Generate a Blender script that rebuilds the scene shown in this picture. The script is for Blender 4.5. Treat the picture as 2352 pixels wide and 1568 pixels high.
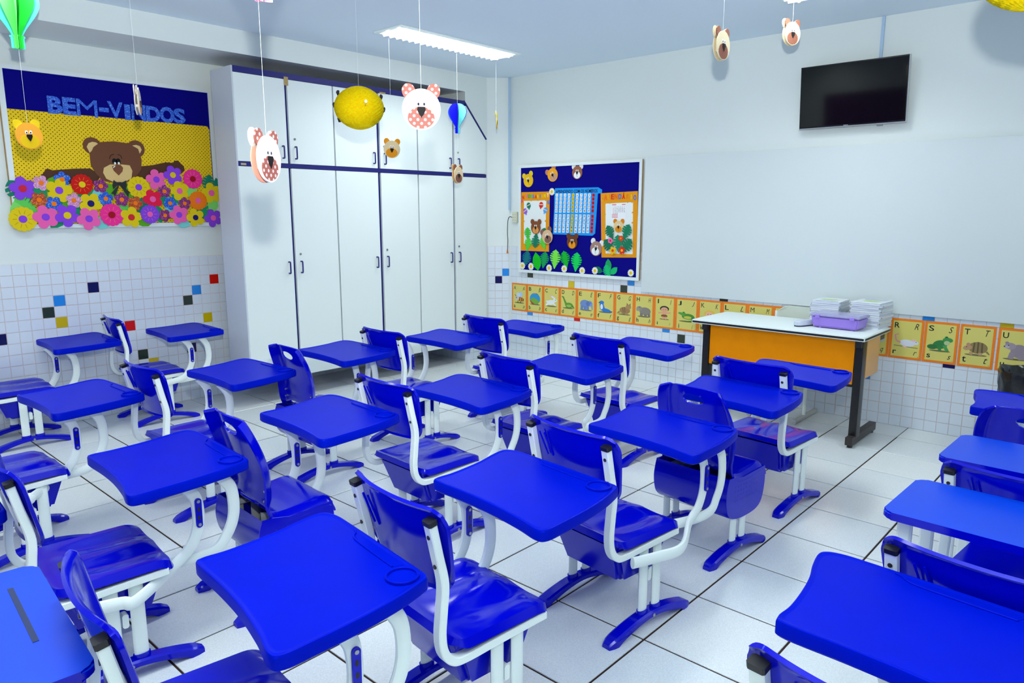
import bpy, bmesh, math, random
from mathutils import Vector, Matrix
random.seed(7)
R_ = math.radians
SC = bpy.context.scene
COL = SC.collection
for o in list(bpy.data.objects):
    bpy.data.objects.remove(o)

# ------------------------------------------------------------------ camera, world, lights, exposure
YAW, PIT, ROL, FPX, EYE = R_(42.2485), R_(10.222), R_(0.0238), 1659.77, 1.6
FW = Vector((-math.sin(YAW)*math.cos(PIT), math.cos(YAW)*math.cos(PIT), -math.sin(PIT)))
r0 = FW.cross(Vector((0, 0, 1))).normalized()
u0 = r0.cross(FW)
RT = r0*math.cos(ROL) + u0*math.sin(ROL)
UP = -r0*math.sin(ROL) + u0*math.cos(ROL)
cam = bpy.data.cameras.new('camera')
cam.sensor_width = 36
cam.lens = 36*FPX/2352
cam.clip_start = 0.05
cam_o = bpy.data.objects.new('camera', cam)
COL.objects.link(cam_o)
mw = Matrix((RT, UP, -FW)).transposed().to_4x4()
mw.translation = Vector((0, 0, EYE))
cam_o.matrix_world = mw
SC.camera = cam_o

SC.view_settings.view_transform = 'Standard'
SC.view_settings.look = 'None'
SC.view_settings.gamma = 1
SC.view_settings.exposure = -0.25
SC.view_settings.use_curve_mapping = False

wd = bpy.data.worlds.new('room_air')
SC.world = wd
wd.use_nodes = True
wd.node_tree.nodes['Background'].inputs[0].default_value = (0.55, 0.75, 1.0, 1)
wd.node_tree.nodes['Background'].inputs[1].default_value = 0.0

FLASH_W, ROOM_W = 720.0, 20.5
def lamp(name, kind, loc, energy, color, **k):
    l = bpy.data.lights.new(name, kind)
    l.energy = energy
    l.color = color
    for a, b in k.items():
        setattr(l, a, b)
    o = bpy.data.objects.new(name, l)
    o.location = loc
    COL.objects.link(o)
    return o
fl = Vector((0, 0, EYE)) + UP*0.33 + RT*0.02
# the flash head on the camera, tilted up
f_ = lamp('camera_flash', 'SPOT', fl, FLASH_W, (0.98, 1.0, 0.90), shadow_soft_size=0.035, spot_size=R_(136), spot_blend=1.0)
f_.rotation_euler = Vector((-math.sin(YAW+R_(7))*math.cos(R_(32)), math.cos(YAW+R_(7))*math.cos(R_(32)), math.sin(R_(32)))).to_track_quat('-Z', 'Y').to_euler()
TUBE = (0.94, 1.0, 0.94)
CEIL = 2.975
# the room's ceiling fixtures: two in view, the others of the same rows behind
FIX = [(-4.64, 4.365), (-1.93, 4.365), (-4.64, 1.0), (-1.93, 1.0), (0.75, 4.365), (0.75, 1.0), (-4.64, -1.2), (-1.93, -1.2), (0.75, -1.2)]
for i, (fx, fy) in enumerate(FIX):
    lamp('tube_light', 'AREA', (fx, fy, CEIL-0.045), ROOM_W, TUBE, shape='RECTANGLE', size=0.26, size_y=1.26, spread=R_(145))
# ------------------------------------------------------------------ helpers
def ray(px, py):
    return RT*(px-1176) - UP*(py-784) + FW*FPX
def at(px, py, ax, val):
    d = ray(px, py)
    o = Vector((0, 0, EYE))
    return o + d*((val-o[ax])/d[ax])
def onray(px, py, dep):
    return Vector((0, 0, EYE)) + ray(px, py)/FPX*dep
def crop(x0, y0, s):
    return lambda a, b: (x0+a*s, y0+b*s)

def lin(c):
    return tuple(((v/255)/12.92 if v/255 <= .04045 else (((v/255)+.055)/1.055)**2.4) for v in c)
MC = {}
def mat(name, rgb, rough=.5, spec=.5, metal=0., noise=0., nscale=8., bump=0., bscale=60., coat=0., emit=0., trans=0., alpha=1.):
    if name in MC:
        return MC[name]
    m = bpy.data.materials.new(name)
    m.use_nodes = True
    nt = m.node_tree
    p = nt.nodes['Principled BSDF']
    c = lin(rgb)
    p.inputs['Base Color'].default_value = (*c, 1)
    p.inputs['Roughness'].default_value = rough
    p.inputs['Specular IOR Level'].default_value = spec
    p.inputs['Metallic'].default_value = metal
    p.inputs['Coat Weight'].default_value = coat
    p.inputs['Coat Roughness'].default_value = .08
    p.inputs['Transmission Weight'].default_value = trans
    p.inputs['Alpha'].default_value = alpha
    if emit:
        p.inputs['Emission Color'].default_value = (*c, 1)
        p.inputs['Emission Strength'].default_value = emit
    tc = nt.nodes.new('ShaderNodeTexCoord')
    if noise:
        n = nt.nodes.new('ShaderNodeTexNoise')
        n.inputs['Scale'].default_value = nscale
        n.inputs['Detail'].default_value = 5
        nt.links.new(tc.outputs['Object'], n.inputs['Vector'])
        mx = nt.nodes.new('ShaderNodeMix')
        mx.data_type = 'RGBA'
        mx.inputs[6].default_value = (*[v*(1-noise) for v in c], 1)
        mx.inputs[7].default_value = (*[min(1, v*(1+noise)) for v in c], 1)
        nt.links.new(n.outputs['Fac'], mx.inputs[0])
        nt.links.new(mx.outputs[2], p.inputs['Base Color'])
    if bump:
        n2 = nt.nodes.new('ShaderNodeTexNoise')
        n2.inputs['Scale'].default_value = bscale
        n2.inputs['Detail'].default_value = 4
        nt.links.new(tc.outputs['Object'], n2.inputs['Vector'])
        b = nt.nodes.new('ShaderNodeBump')
        b.inputs['Strength'].default_value = bump
        b.inputs['Distance'].default_value = .01
        nt.links.new(n2.outputs['Fac'], b.inputs['Height'])
        nt.links.new(b.outputs['Normal'], p.inputs['Normal'])
    MC[name] = m
    return m

def dots(name, base, dot, pitch, rad, axes=(0, 1), rough=.6):
    """printed polka dots in staggered rows, measured in the object's own metres"""
    if name in MC:
        return MC[name]
    m = mat(name, base, rough)
    nt = m.node_tree
    p = nt.nodes['Principled BSDF']
    tc = nt.nodes.new('ShaderNodeTexCoord')
    sp = nt.nodes.new('ShaderNodeSeparateXYZ')
    nt.links.new(tc.outputs['Object'], sp.inputs[0])
    def M(op, a, b=None):
        n = nt.nodes.new('ShaderNodeMath')
        n.operation = op
        for i, v in enumerate((a, b)):
            if v is None:
                continue
            if isinstance(v, (int, float)):
                n.inputs[i].default_value = v
            else:
                nt.links.new(v, n.inputs[i])
        return n.outputs[0]
    a, b = sp.outputs[axes[0]], sp.outputs[axes[1]]
    def grid(oa, ob):
        fa = M('SUBTRACT', M('FRACT', M('ADD', M('DIVIDE', a, pitch), 50+oa)), .5)
        fb = M('SUBTRACT', M('FRACT', M('ADD', M('DIVIDE', b, pitch), 50+ob)), .5)
        return M('LESS_THAN', M('SQRT', M('ADD', M('MULTIPLY', fa, fa), M('MULTIPLY', fb, fb))), rad/pitch)
    g = M('MAXIMUM', grid(0, 0), grid(.5, .5))
    mx = nt.nodes.new('ShaderNodeMix')
    mx.data_type = 'RGBA'
    mx.inputs[6].default_value = (*lin(base), 1)
    mx.inputs[7].default_value = (*lin(dot), 1)
    nt.links.new(g, mx.inputs[0])
    nt.links.new(mx.outputs[2], p.inputs['Base Color'])
    return m

def glitter(name, rgb, spark):
    if name in MC:
        return MC[name]
    m = mat(name, rgb, .35)
    nt = m.node_tree
    p = nt.nodes['Principled BSDF']
    tc = nt.nodes.new('ShaderNodeTexCoord')
    v = nt.nodes.new('ShaderNodeTexVoronoi')
    v.inputs['Scale'].default_value = 260
    nt.links.new(tc.outputs['Object'], v.inputs['Vector'])
    sx = nt.nodes.new('ShaderNodeSeparateColor')
    nt.links.new(v.outputs['Color'], sx.inputs[0])
    cr = nt.nodes.new('ShaderNodeValToRGB')
    e = cr.color_ramp.elements
    e[0].position, e[0].color = .0, (*[x*.6 for x in lin(rgb)], 1)
    e[1].position, e[1].color = 1., (*lin(spark), 1)
    x = e.new(.8)
    x.color = (*lin(rgb), 1)
    nt.links.new(sx.outputs[0], cr.inputs[0])
    nt.links.new(cr.outputs[0], p.inputs['Base Color'])
    return m

# every colour used
BLUE = mat('glossy_blue_plastic', (0, 5, 196), .14, .30, noise=.06, nscale=4)
BLUET = mat('matte_blue_desk_plastic', (0, 22, 188), .36, .035, noise=.16, nscale=5, bump=.03, bscale=900)
BLUEL = mat('worn_blue_laminate', (0, 66, 214), .36, .2, noise=.12, nscale=4, bump=.03, bscale=700)
BLUED = mat('deep_blue_plastic', (2, 4, 120), .4)
STEEL = mat('white_painted_steel', (238, 249, 248), .35, .5, noise=.03, nscale=6)
BLACKP = mat('black_plastic', (16, 16, 20), .45)
BOLT = mat('dark_bolt', (60, 54, 60), .4, metal=.5)
SCREW = mat('zinc_screw', (170, 172, 176), .3, metal=.8)
PAINT = mat('white_wall_paint', (226, 235, 236), .55, .3, noise=.015, nscale=2, bump=.04, bscale=140)
CPAINT = mat('ceiling_paint', (226, 240, 252), .8, .2, noise=.015, nscale=1.2)
GROUT = mat('beige_grout', (222, 206, 204), .9, .1)
FGROUT = mat('dark_floor_grout', (58, 42, 38), .95, .1, noise=.2, nscale=3)
TILE = mat('white_glazed_tile', (222, 232, 244), .18, .5, noise=.02, nscale=1.3)
WHITE = mat('white_laminate', (226, 236, 238), .55, .2, noise=.012, nscale=2)
NAVY = mat('navy_edging', (18, 20, 110), .4)
GREYSIDE = mat('grey_white_panel', (205, 212, 226), .4, .4, noise=.03, nscale=1.5)
FRAMEW = mat('white_board_frame', (226, 236, 240), .4)
WOODE = mat('raw_board_edge', (176, 138, 84), .7, noise=.15, nscale=30)
CORK = mat('navy_felt', (6, 4, 128), .9, .1, noise=.1, nscale=40)
ALU = mat('aluminium', (190, 195, 200), .3, metal=.8)
def foam(rgb):
    return mat('foam_%02x%02x%02x' % rgb, rgb, .75, .25)

def deselect_normals(bm):
    bmesh.ops.recalc_face_normals(bm, faces=bm.faces)

def finish(name, bm, angle=35, recalc=True):
    if recalc:
        deselect_normals(bm)
    me = bpy.data.meshes.new(name)
    bm.to_mesh(me)
    bm.free()
    if len(me.polygons):
        me.polygons.foreach_set('use_smooth', [True]*len(me.polygons))
        me.set_sharp_from_angle(angle=R_(angle))
    return me

def link(name, me, parent=None, loc=None, kind=None, label=None):
    o = bpy.data.objects.new(name, me)
    COL.objects.link(o)
    if parent:
        o.parent = parent
    if loc is not None:
        o.location = loc
    if kind:
        o['kind'] = kind
    if label:
        o['label'] = label
    return o

def root_loc(o):
    p = Vector((0, 0, 0))
    while o:
        p += o.location
        o = o.parent
    return p

def obj(name, bm, mats, parent=None, angle=35, kind=None, label=None, recalc=True):
    """one mesh object from a bmesh in world coordinates, hung under parent"""
    if parent:
        off = root_loc(parent)
        bmesh.ops.translate(bm, verts=bm.verts, vec=-off)
    me = finish(name, bm, angle, recalc)
    for m in (mats if isinstance(mats, (list, tuple)) else [mats]):
        me.materials.append(m)
    return link(name, me, parent, kind=kind, label=label)

def thing(name, label, cat, loc, rz=0, group=None):
    o = bpy.data.objects.new(name, None)
    o.empty_display_size = .05
    COL.objects.link(o)
    o.location = loc
    o.rotation_euler = (0, 0, rz)
    o['label'] = label
    o['category'] = cat
    if group:
        o['group'] = group
    return o

def tag(o, label, cat, group=None):
    o['label'] = label
    o['category'] = cat
    if group:
        o['group'] = group
    return o

class Fr:
    """a plane to build on: u along, v up, n out of it"""
    def __init__(s, o, u, v, n):
        s.o, s.u, s.v, s.n = Vector(o), Vector(u), Vector(v), Vector(n)
    def P(s, u, v, n=0):
        return s.o + s.u*u + s.v*v + s.n*n

def box(bm, a, b, mi=0, bev=0):
    x0, y0, z0 = a
    x1, y1, z1 = b
    vs = [bm.verts.new(p) for p in ((x0, y0, z0), (x1, y0, z0), (x1, y1, z0), (x0, y1, z0), (x0, y0, z1), (x1, y0, z1), (x1, y1, z1), (x0, y1, z1))]
    fs = [bm.faces.new([vs[i] for i in q]) for q in ((3, 2, 1, 0), (4, 5, 6, 7), (0, 1, 5, 4), (1, 2, 6, 5), (2, 3, 7, 6), (3, 0, 4, 7))]
    for f in fs:
        f.material_index = mi
    if bev:
        es = list({e for f in fs for e in f.edges})
        bmesh.ops.bevel(bm, geom=es, offset=bev, segments=2, profile=.7, affect='EDGES')
    return vs

def fbox(bm, fr, u0, u1, v0, v1, n0, n1, mi=0):
    vs = [bm.verts.new(fr.P(*p)) for p in ((u0, v0, n0), (u1, v0, n0), (u1, v1, n0), (u0, v1, n0), (u0, v0, n1), (u1, v0, n1), (u1, v1, n1), (u0, v1, n1))]
    for q in ((3, 2, 1, 0), (4, 5, 6, 7), (0, 1, 5, 4), (1, 2, 6, 5), (2, 3, 7, 6), (3, 0, 4, 7)):
        bm.faces.new([vs[i] for i in q]).material_index = mi

def prism(bm, fr, pts, n0, n1, mi=0):
    """a flat cut-out of real thickness"""
    A = [bm.verts.new(fr.P(u, v, n0)) for u, v in pts]
    B = [bm.verts.new(fr.P(u, v, n1)) for u, v in pts]
    k = len(pts)
    bm.faces.new(B).material_index = mi
    bm.faces.new(A[::-1]).material_index = mi
    for i in range(k):
        j = (i+1) % k
        bm.faces.new((A[i], A[j], B[j], B[i])).material_index = mi

def ell(cx, cy, rx, ry=None, n=22, rot=0):
    ry = rx if ry is None else ry
    c, s = math.cos(rot), math.sin(rot)
    return [(cx+rx*math.cos(t)*c-ry*math.sin(t)*s, cy+rx*math.cos(t)*s+ry*math.sin(t)*c) for t in [2*math.pi*i/n for i in range(n)]]

def xf(pts, cx=0, cy=0, sx=1, sy=None, rot=0):
    sy = sx if sy is None else sy
    c, s = math.cos(rot), math.sin(rot)
    return [(cx+(x*sx)*c-(y*sy)*s, cy+(x*sx)*s+(y*sy)*c) for x, y in pts]

def spline(pts, per=8, closed=False):
    pts = [Vector(p) for p in pts]
    n = len(pts)
    out = []
    for i in range(n if closed else n-1):
        if closed:
            p = [pts[(i+k-1) % n] for k in range(4)]
        else:
            p = [pts[max(0, min(n-1, i+k-1))] for k in range(4)]
        for j in range(per):
            t = j/per
            out.append(.5*((2*p[1]) + (p[2]-p[0])*t + (2*p[0]-5*p[1]+4*p[2]-p[3])*t*t + (3*p[1]-p[0]-3*p[2]+p[3])*t**3))
    if not closed:
        out.append(pts[-1])
    return out

def sweep(bm, path, w, t, ref, mi=0, rnd=.35, cap=True, k=8):
    """tube of rounded oblong section: w across, t along the reference axis"""
    sec = []
    if k == 8:
        a, b = w/2, t/2
        c = min(a, b)*rnd*1.4
        sec = [(a, -b+c), (a, b-c), (a-c, b), (-a+c, b), (-a, b-c), (-a, -b+c), (-a+c, -b), (a-c, -b)]
    else:
        sec = [(w/2*math.cos(2*math.pi*i/k), t/2*math.sin(2*math.pi*i/k)) for i in range(k)]
    rings = []
    n = len(path)
    for i, p in enumerate(path):
        p = Vector(p)
        T = (Vector(path[min(n-1, i+1)]) - Vector(path[max(0, i-1)])).normalized()
        rf = Vector(ref)
        B = (rf - T*rf.dot(T))
        if B.length < 1e-4:
            B = T.orthogonal()
        B.normalize()
        N = B.cross(T)
        rings.append([bm.verts.new(p + N*x + B*y) for x, y in sec])
    m = len(sec)
    for a, b in zip(rings, rings[1:]):
        for i in range(m):
            bm.faces.new((a[i], a[(i+1) % m], b[(i+1) % m], b[i])).material_index = mi
    if cap:
        bm.faces.new(rings[0][::-1]).material_index = mi
        bm.faces.new(rings[-1]).material_index = mi

def cyl(bm, c, r, h, axis=(0, 0, 1), k=16, mi=0, r2=None):
    ax = Vector(axis).normalized()
    e = ax.orthogonal().normalized()
    f = ax.cross(e)
    c = Vector(c)
    r2 = r if r2 is None else r2
    A = [bm.verts.new(c + (e*math.cos(t)+f*math.sin(t))*r) for t in [2*math.pi*i/k for i in range(k)]]
    B = [bm.verts.new(c + ax*h + (e*math.cos(t)+f*math.sin(t))*r2) for t in [2*math.pi*i/k for i in range(k)]]
    bm.faces.new(A[::-1]).material_index = mi
    bm.faces.new(B).material_index = mi
    for i in range(k):
        j = (i+1) % k
        bm.faces.new((A[i], A[j], B[j], B[i])).material_index = mi

TX = {}
def text_geo(s, bold=0., shear=0.):
    key = (s, bold, shear)
    if key not in TX:
        cu = bpy.data.curves.new('lettering', 'FONT')
        cu.body = s
        cu.size = 1
        cu.offset = bold
        cu.shear = shear
        cu.resolution_u = 3
        cu.fill_mode = 'FRONT'
        o = bpy.data.objects.new('lettering', cu)
        COL.objects.link(o)
        bpy.context.view_layer.update()
        dg = bpy.context.evaluated_depsgraph_get()
        me = bpy.data.meshes.new_from_object(o.evaluated_get(dg))
        V = [v.co.copy() for v in me.vertices]
        F = [list(p.vertices) for p in me.polygons]
        bpy.data.objects.remove(o)
        bpy.data.curves.remove(cu)
        bpy.data.meshes.remove(me)
        TX[key] = (V, F)
    return TX[key]

def text(bm, fr, s, u0, v0, u1, v1, n, th=0., bold=0., shear=0., mi=0, rot=0, keep=False):
    """lettering stretched to the rectangle u0..u1, v0..v1 on a plane"""
    V, F = text_geo(s, bold, shear)
    if not V:
        return
    x0, x1 = min(v.x for v in V), max(v.x for v in V)
    y0, y1 = min(v.y for v in V), max(v.y for v in V)
    sx, sy = (u1-u0)/max(1e-6, x1-x0), (v1-v0)/max(1e-6, y1-y0)
    if keep:
        sx = min(sx, sy*1.1)
    cu, cv = (u0+u1)/2, (v0+v1)/2
    c, s_ = math.cos(rot), math.sin(rot)
    def pt(v):
        a, b = (v.x-(x0+x1)/2)*sx, (v.y-(y0+y1)/2)*sy
        return cu+a*c-b*s_, cv+a*s_+b*c
    A = [bm.verts.new(fr.P(*pt(v), n+th)) for v in V]
    for f in F:
        bm.faces.new([A[i] for i in f]).material_index = mi
    if th:
        cnt = {}
        for f in F:
            for a, b in zip(f, f[1:]+f[:1]):
                cnt[(a, b)] = 1
        B = [bm.verts.new(fr.P(*pt(v), n)) for v in V]
        for (a, b) in cnt:
            if (b, a) not in cnt:
                bm.faces.new((A[a], A[b], B[b], B[a])).material_index = mi

# ------------------------------------------------------------------ room shell
XL, YB, XR, YR = -6.12, 5.874, 2.2, -2.2
def struct(name, bm, m, parent=None, angle=35):
    return obj(name, bm, m, parent, angle, kind='structure')

bm = bmesh.new()
box(bm, (XL-.15, YR-.15, -.12), (XR+.15, YB+.15, -.004))
floor = struct('floor', bm, FGROUT)
bm = bmesh.new()
box(bm, (XL-.15, YR-.15, CEIL), (XR+.15, YB+.15, CEIL+.12))
ceiling = struct('ceiling', bm, CPAINT)
bm = bmesh.new()
box(bm, (XL-.15, YR-.15, 0), (XL, YB+.15, CEIL))
wall_left = struct('wall_left', bm, PAINT)
bm = bmesh.new()
box(bm, (XL, YB, 0), (XR+.15, YB+.15, CEIL))
wall_front = struct('wall_front', bm, PAINT)
bm = bmesh.new()
box(bm, (XR, YR, 0), (XR+.15, YB, CEIL))
wall_right = struct('wall_right', bm, PAINT)
bm = bmesh.new()
box(bm, (XL, YR-.15, 0), (XR+.15, YR, CEIL))
wall_rear = struct('wall_rear', bm, PAINT)
bm = bmesh.new()
box(bm, (XL, YR, 2.80), (-5.535, 5.38, CEIL))
trim_1 = struct('trim_1', bm, PAINT)
CH0, CH1 = (-5.535, 5.70), (-5.366, YB)
bm = bmesh.new()
q = [(XL, 5.38), (-5.535, 5.38), CH0, CH1, (XL, YB)]
prism(bm, Fr((0, 0, 0), (1, 0, 0), (0, 1, 0), (0, 0, 1)), q, 0, CEIL)
trim_2 = struct('trim_2', bm, PAINT)

# floor tiles, each one laid by itself
FT = [mat('floor_tile_%d' % i, c, .22, .5, noise=.22, nscale=190) for i, c in enumerate([(224, 231, 236), (220, 228, 234), (227, 233, 238)])]
TX_, TY_ = .415, .4225
def tile_mesh(name, w, h, t, b, m):
    bm = bmesh.new()
    box(bm, (-w/2, -h/2, 0), (w/2, h/2, t))
    top = [e for e in bm.edges if all(v.co.z > t/2 for v in e.verts)]
    bmesh.ops.bevel(bm, geom=top, offset=b, segments=1, affect='EDGES')
    me = finish(name, bm, 12)
    me.materials.append(m)
    return me
ftm = [tile_mesh('tile', TX_-.009, TY_-.009, .004, .0015, m) for m in FT]
rest = bmesh.new()
cells = []
for i in range(-9, 10):
    for j in range(-5, 11):
        x, y = -1.311+TX_*(i+.5)-TX_*3, 2.189+TY_*(j+.5)-TY_*2
        a0, a1 = max(x-TX_/2, XL), min(x+TX_/2, XR)
        b0, b1 = max(y-TY_/2, YR), min(y+TY_/2, YB)
        if a1-a0 < .02 or b1-b0 < .02:
            continue
        full = a1-a0 > TX_-.01 and b1-b0 > TY_-.01
        cells.append((x, y, a0, a1, b0, b1, full))
for x, y, a0, a1, b0, b1, full in cells:
    if full and y > .2 and x < .9:
        link('tile', random.choice(ftm), floor, (x, y, -.004))
    else:
        box(rest, (a0+.003, b0+.003, -.004), (a1-.003, b1-.003, 0))
obj('tile_offcuts', rest, FT[0], floor, 20, kind='stuff')

# glazed wall tiles
PU, PV, ROWS = .0796, .0817, 15
def tcol(n, rgb):
    return mat('tile_'+n, rgb, .16, .5)
TC = dict(navy=tcol('navy', (4, 10, 84)), blue=tcol('sky_blue', (38, 140, 232)), green=tcol('dark_green', (44, 58, 46)), yellow=tcol('yellow', (212, 186, 8)), red=tcol('red', (216, 24, 10)))
TMESH = {}
def wtile(m):
    if m.name not in TMESH:
        bm = bmesh.new()
        w, h, t = PU-.0038, PV-.0038, .0035
        box(bm, (-w/2, -h/2, 0), (w/2, h/2, t))
        top = [e for e in bm.edges if all(v.co.z > t/2 for v in e.verts)]
        bmesh.ops.bevel(bm, geom=top, offset=.0012, segments=1, affect='EDGES')
        me = finish('tile', bm, 15)
        me.materials.append(m)
        TMESH[m.name] = me
    return TMESH[m.name]
def tile_wall(parent, fr, cols, colored, keep, limit):
    """cols: list of column centres; keep(u, row): piece may be seen"""
    bm = bmesh.new()
    u0, u1 = cols[0]-PU/2, cols[-1]+PU/2
    fbox(bm, fr, u0, u1, 0, ROWS*PV, 0, .004)
    obj('grout_bed', bm, GROUT, parent)
    mtx = Matrix((fr.u, fr.v, fr.n)).transposed()
    rot = mtx.to_euler()
    rest = bmesh.new()
    cand = []
    for ci, u in enumerate(cols):
        for r in range(ROWS):
            v = PV*(r+.5)
            cc = None
            for (a, b, c) in colored:
                if abs(a-u) < PU/2 and abs(b-v) < PV/2:
                    cc = c
            P = fr.P(u, v, .004)
            vis = keep(u, v)
            cand.append((0 if cc else (1 if vis else 2), (P-Vector((0, 0, EYE))).length, P, cc, u, v))
    cand.sort(key=lambda t: (t[0], t[1]))
    for k, (rk, d, P, cc, u, v) in enumerate(cand):
        if k < limit and rk < 2:
            m = TC[cc] if cc else TILE
            o = link('tile', wtile(m), parent, P-root_loc(parent), label=(cc+' tile') if cc else None)
            o.rotation_euler = rot
        else:
            w, h = PU/2-.0019, PV/2-.0019
            fbox(rest, fr, u-w, u+w, v-h, v+h, .004, .0075)
    if rest.verts:
        obj('tile_field', rest, TILE, parent, kind='stuff')
    else:
        rest.free()

FL = Fr((XL, 0, 0), (0, 1, 0), (0, 0, 1), (1, 0, 0))          # left wall
FB = Fr((0, YB, 0), (1, 0, 0), (0, 0, 1), (0, -1, 0))         # board wall
colsL = [1.422+PU*(k+.5) for k in range(-12, 50)]
colsL = [u for u in colsL if u < 5.36]
colL = [(1.935, 1.024, 'navy'), (1.695, .944, 'blue'), (1.615, .863, 'green'), (1.695, .781, 'yellow'), (2.897, 1.022, 'red'), (2.733, .942, 'blue'), (2.654, .858, 'green'), (2.816, .694, 'yellow'), (2.176, .699, 'red'), (1.318, .706, 'navy'), (2.253, .448, 'green'), (2.329, .391, 'yellow'), (2.632, .446, 'navy')]
tile_wall(wall_left, FL, colsL, colL, lambda u, v: 1.25 < u < 3.0, 300)
colsB = [-1.608+.0795*(k+.5) for k in range(-47, 40)]
PU_s = PU
PU = .0795
TMESH.clear()
colsB = [u for u in colsB if u > -5.366 and u < .8]
colB = [(-5.064, .93, 'green'), (-4.508, .868, 'yellow'), (-3.868, .87, 'green'), (-3.786, .926, 'blue'), (-5.064, .513, 'blue'), (-4.431, .512, 'red'), (-3.388, .513, 'blue'), (-3.227, .46, 'green'), (-2.829, .839, 'green'), (-1.251, .832, 'blue'), (-.782, .831, 'yellow'), (-1.094, .504, 'navy'), (-1.62, .344, 'blue')]
tile_wall(wall_front, FB, colsB, colB, lambda u, v: u < -.62 and (v < .53 or (v > .81 and u < -3.6)) and not (-2.7 < u < -1.7 and v > .3), 300)
chd = (Vector((*CH1, 0))-Vector((*CH0, 0)))
chl = chd.length
chd.normalize()
FC = Fr((*CH0, 0), chd, (0, 0, 1), (chd.y, -chd.x, 0))
PU = chl/3.1
TMESH.clear()
tile_wall(trim_2, FC, [PU*(k+.5) for k in range(3)], [(PU*2.5, .94, 'blue'), (PU*1.5, .858, 'navy')], lambda u, v: True, 60)
bm = bmesh.new()
for r in range(3):
    for k in range(4):
        fbox(bm, Fr((-5.535, 5.38, 0), (0, 1, 0), (0, 0, 1), (1, 0, 0)), .002+.08*k, .078+.08*k, PV*r+.002, PV*(r+1)-.002, 0, .006)
    for k in range(7):
        fbox(bm, Fr((-6.12, 5.38, 0), (1, 0, 0), (0, 0, 1), (0, -1, 0)), .002+.083*k, .081+.083*k, PV*r+.002, PV*(r+1)-.002, 0, .006)
obj('tile_field', bm, TILE, trim_2, kind='stuff')
PU = PU_s

# windows behind the camera, with the purple curtains the television mirrors
PURPLE = mat('purple_curtain', (92, 30, 110), .8, .2, noise=.1, nscale=3)
for i, (x0, x1, nm) in enumerate([(-4.9, -3.55, 'left'), (-3.4, -2.1, 'middle'), (-1.95, -.6, 'right')]):
    bm = bmesh.new()
    n = 60
    pr = None
    for k in range(n+1):
        x = x0+(x1-x0)*k/n
        y = YR+.06+.03*math.sin(k*1.15)
        a, b = bm.verts.new((x, y, .15)), bm.verts.new((x, y, 2.25))
        if pr:
            bm.faces.new((pr[0], a, b, pr[1]))
        pr = (a, b)
    o = obj('curtain', bm, PURPLE, None, 80, recalc=False)
    tag(o, 'purple pleated curtain, %s one on the rear wall behind the camera' % nm, 'curtain', 'curtains on the rear wall')

# ------------------------------------------------------------------ recessed ceiling lights
GLOW = mat('lit_fluorescent_tube', (255, 255, 255), .5, emit=9.0)
REFL = mat('glowing_reflector', (240, 245, 250), .25, metal=.3, emit=.9)  # own glow stands in for tube light caught by reflector and louvres
def ceiling_light(cx, cy, label):
    t = thing('ceiling_light', label, 'light', (cx, cy, CEIL), group='recessed fluorescent ceiling lights')
    w, l = .33, 1.35
    bm = bmesh.new()
    for a, b in (((-w/2, -l/2), (-w/2+.028, l/2)), ((w/2-.028, -l/2), (w/2, l/2)), ((-w/2+.028, -l/2), (w/2-.028, -l/2+.03)), ((-w/2+.028, l/2-.03), (w/2-.028, l/2))):
        box(bm, (cx+a[0], cy+a[1], CEIL-.014), (cx+b[0], cy+b[1], CEIL-.001))
    obj('frame', bm, STEEL, t)
    bm = bmesh.new()
    box(bm, (cx-w/2+.028, cy-l/2+.03, CEIL-.004), (cx+w/2-.028, cy+l/2-.03, CEIL-.001))
    obj('reflector', bm, REFL, t)
    for s in (-1, 1):
        bm = bmesh.new()
        cyl(bm, (cx+s*.07, cy-l/2+.05, CEIL-.022), .013, l-.1, (0, 1, 0), 10)
        obj('lamp_tube', bm, GLOW, t)
    for k in range(20):
        bm = bmesh.new()
        y = cy-l/2+.07+k*(l-.14)/19
        z0, z1 = CEIL-.034, CEIL-.006
        vs = [bm.verts.new(p) for p in ((cx-w/2+.03, y-.018, z1), (cx-w/2+.03, y+.018, z1), (cx-w/2+.03, y, z0), (cx+w/2-.03, y-.018, z1), (cx+w/2-.03, y+.018, z1), (cx+w/2-.03, y, z0))]
        for q in ((0, 1, 2), (5, 4, 3), (0, 2, 5, 3), (1, 4, 5, 2), (0, 3, 4, 1)):
            bm.faces.new([vs[i] for i in q])
        obj('louvre_blade', bm, REFL, t, 20)
    return t
ceiling_light(-4.64, 4.365, 'lit white recessed fluorescent light in the ceiling above the cabinets')
ceiling_light(-1.93, 4.365, 'lit recessed fluorescent light at the top edge, above the television side')

# ------------------------------------------------------------------ built-in cabinet
XC = -5.5
cab = thing('storage_cabinet', 'tall white built-in cabinet with twelve doors and navy edging', 'cabinet', (-5.8, 4.24, .19))
Y0, Y1, ZB, ZT = 2.855, 5.655, .19, 2.70
FCB = Fr((XC, 0, 0), (0, 1, 0), (0, 0, 1), (1, 0, 0))
YK, ZK = 5.335, 2.345                                          # the cut-off corner
outl = [(Y0, ZB), (Y1, ZB), (Y1, ZK), (YK, ZT), (Y0, ZT)]
bm = bmesh.new()
prism(bm, FCB, [(Y0+.012, ZB), (5.36, ZB), (5.36, ZT), (Y0+.012, ZT)], -.336, -.022)
prism(bm, FCB, [(5.36, ZB), (Y1, ZB), (Y1, ZK), (5.36, ZT-.03)], -.03, -.022)
obj('carcass', bm, NAVY, cab)
bm = bmesh.new()
prism(bm, FCB, [(Y0, ZB), (Y0+.012, ZB), (Y0+.012, ZT), (Y0, ZT)], -.340, -.004)
obj('side_panel', bm, GREYSIDE, cab)
bm = bmesh.new()
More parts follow.
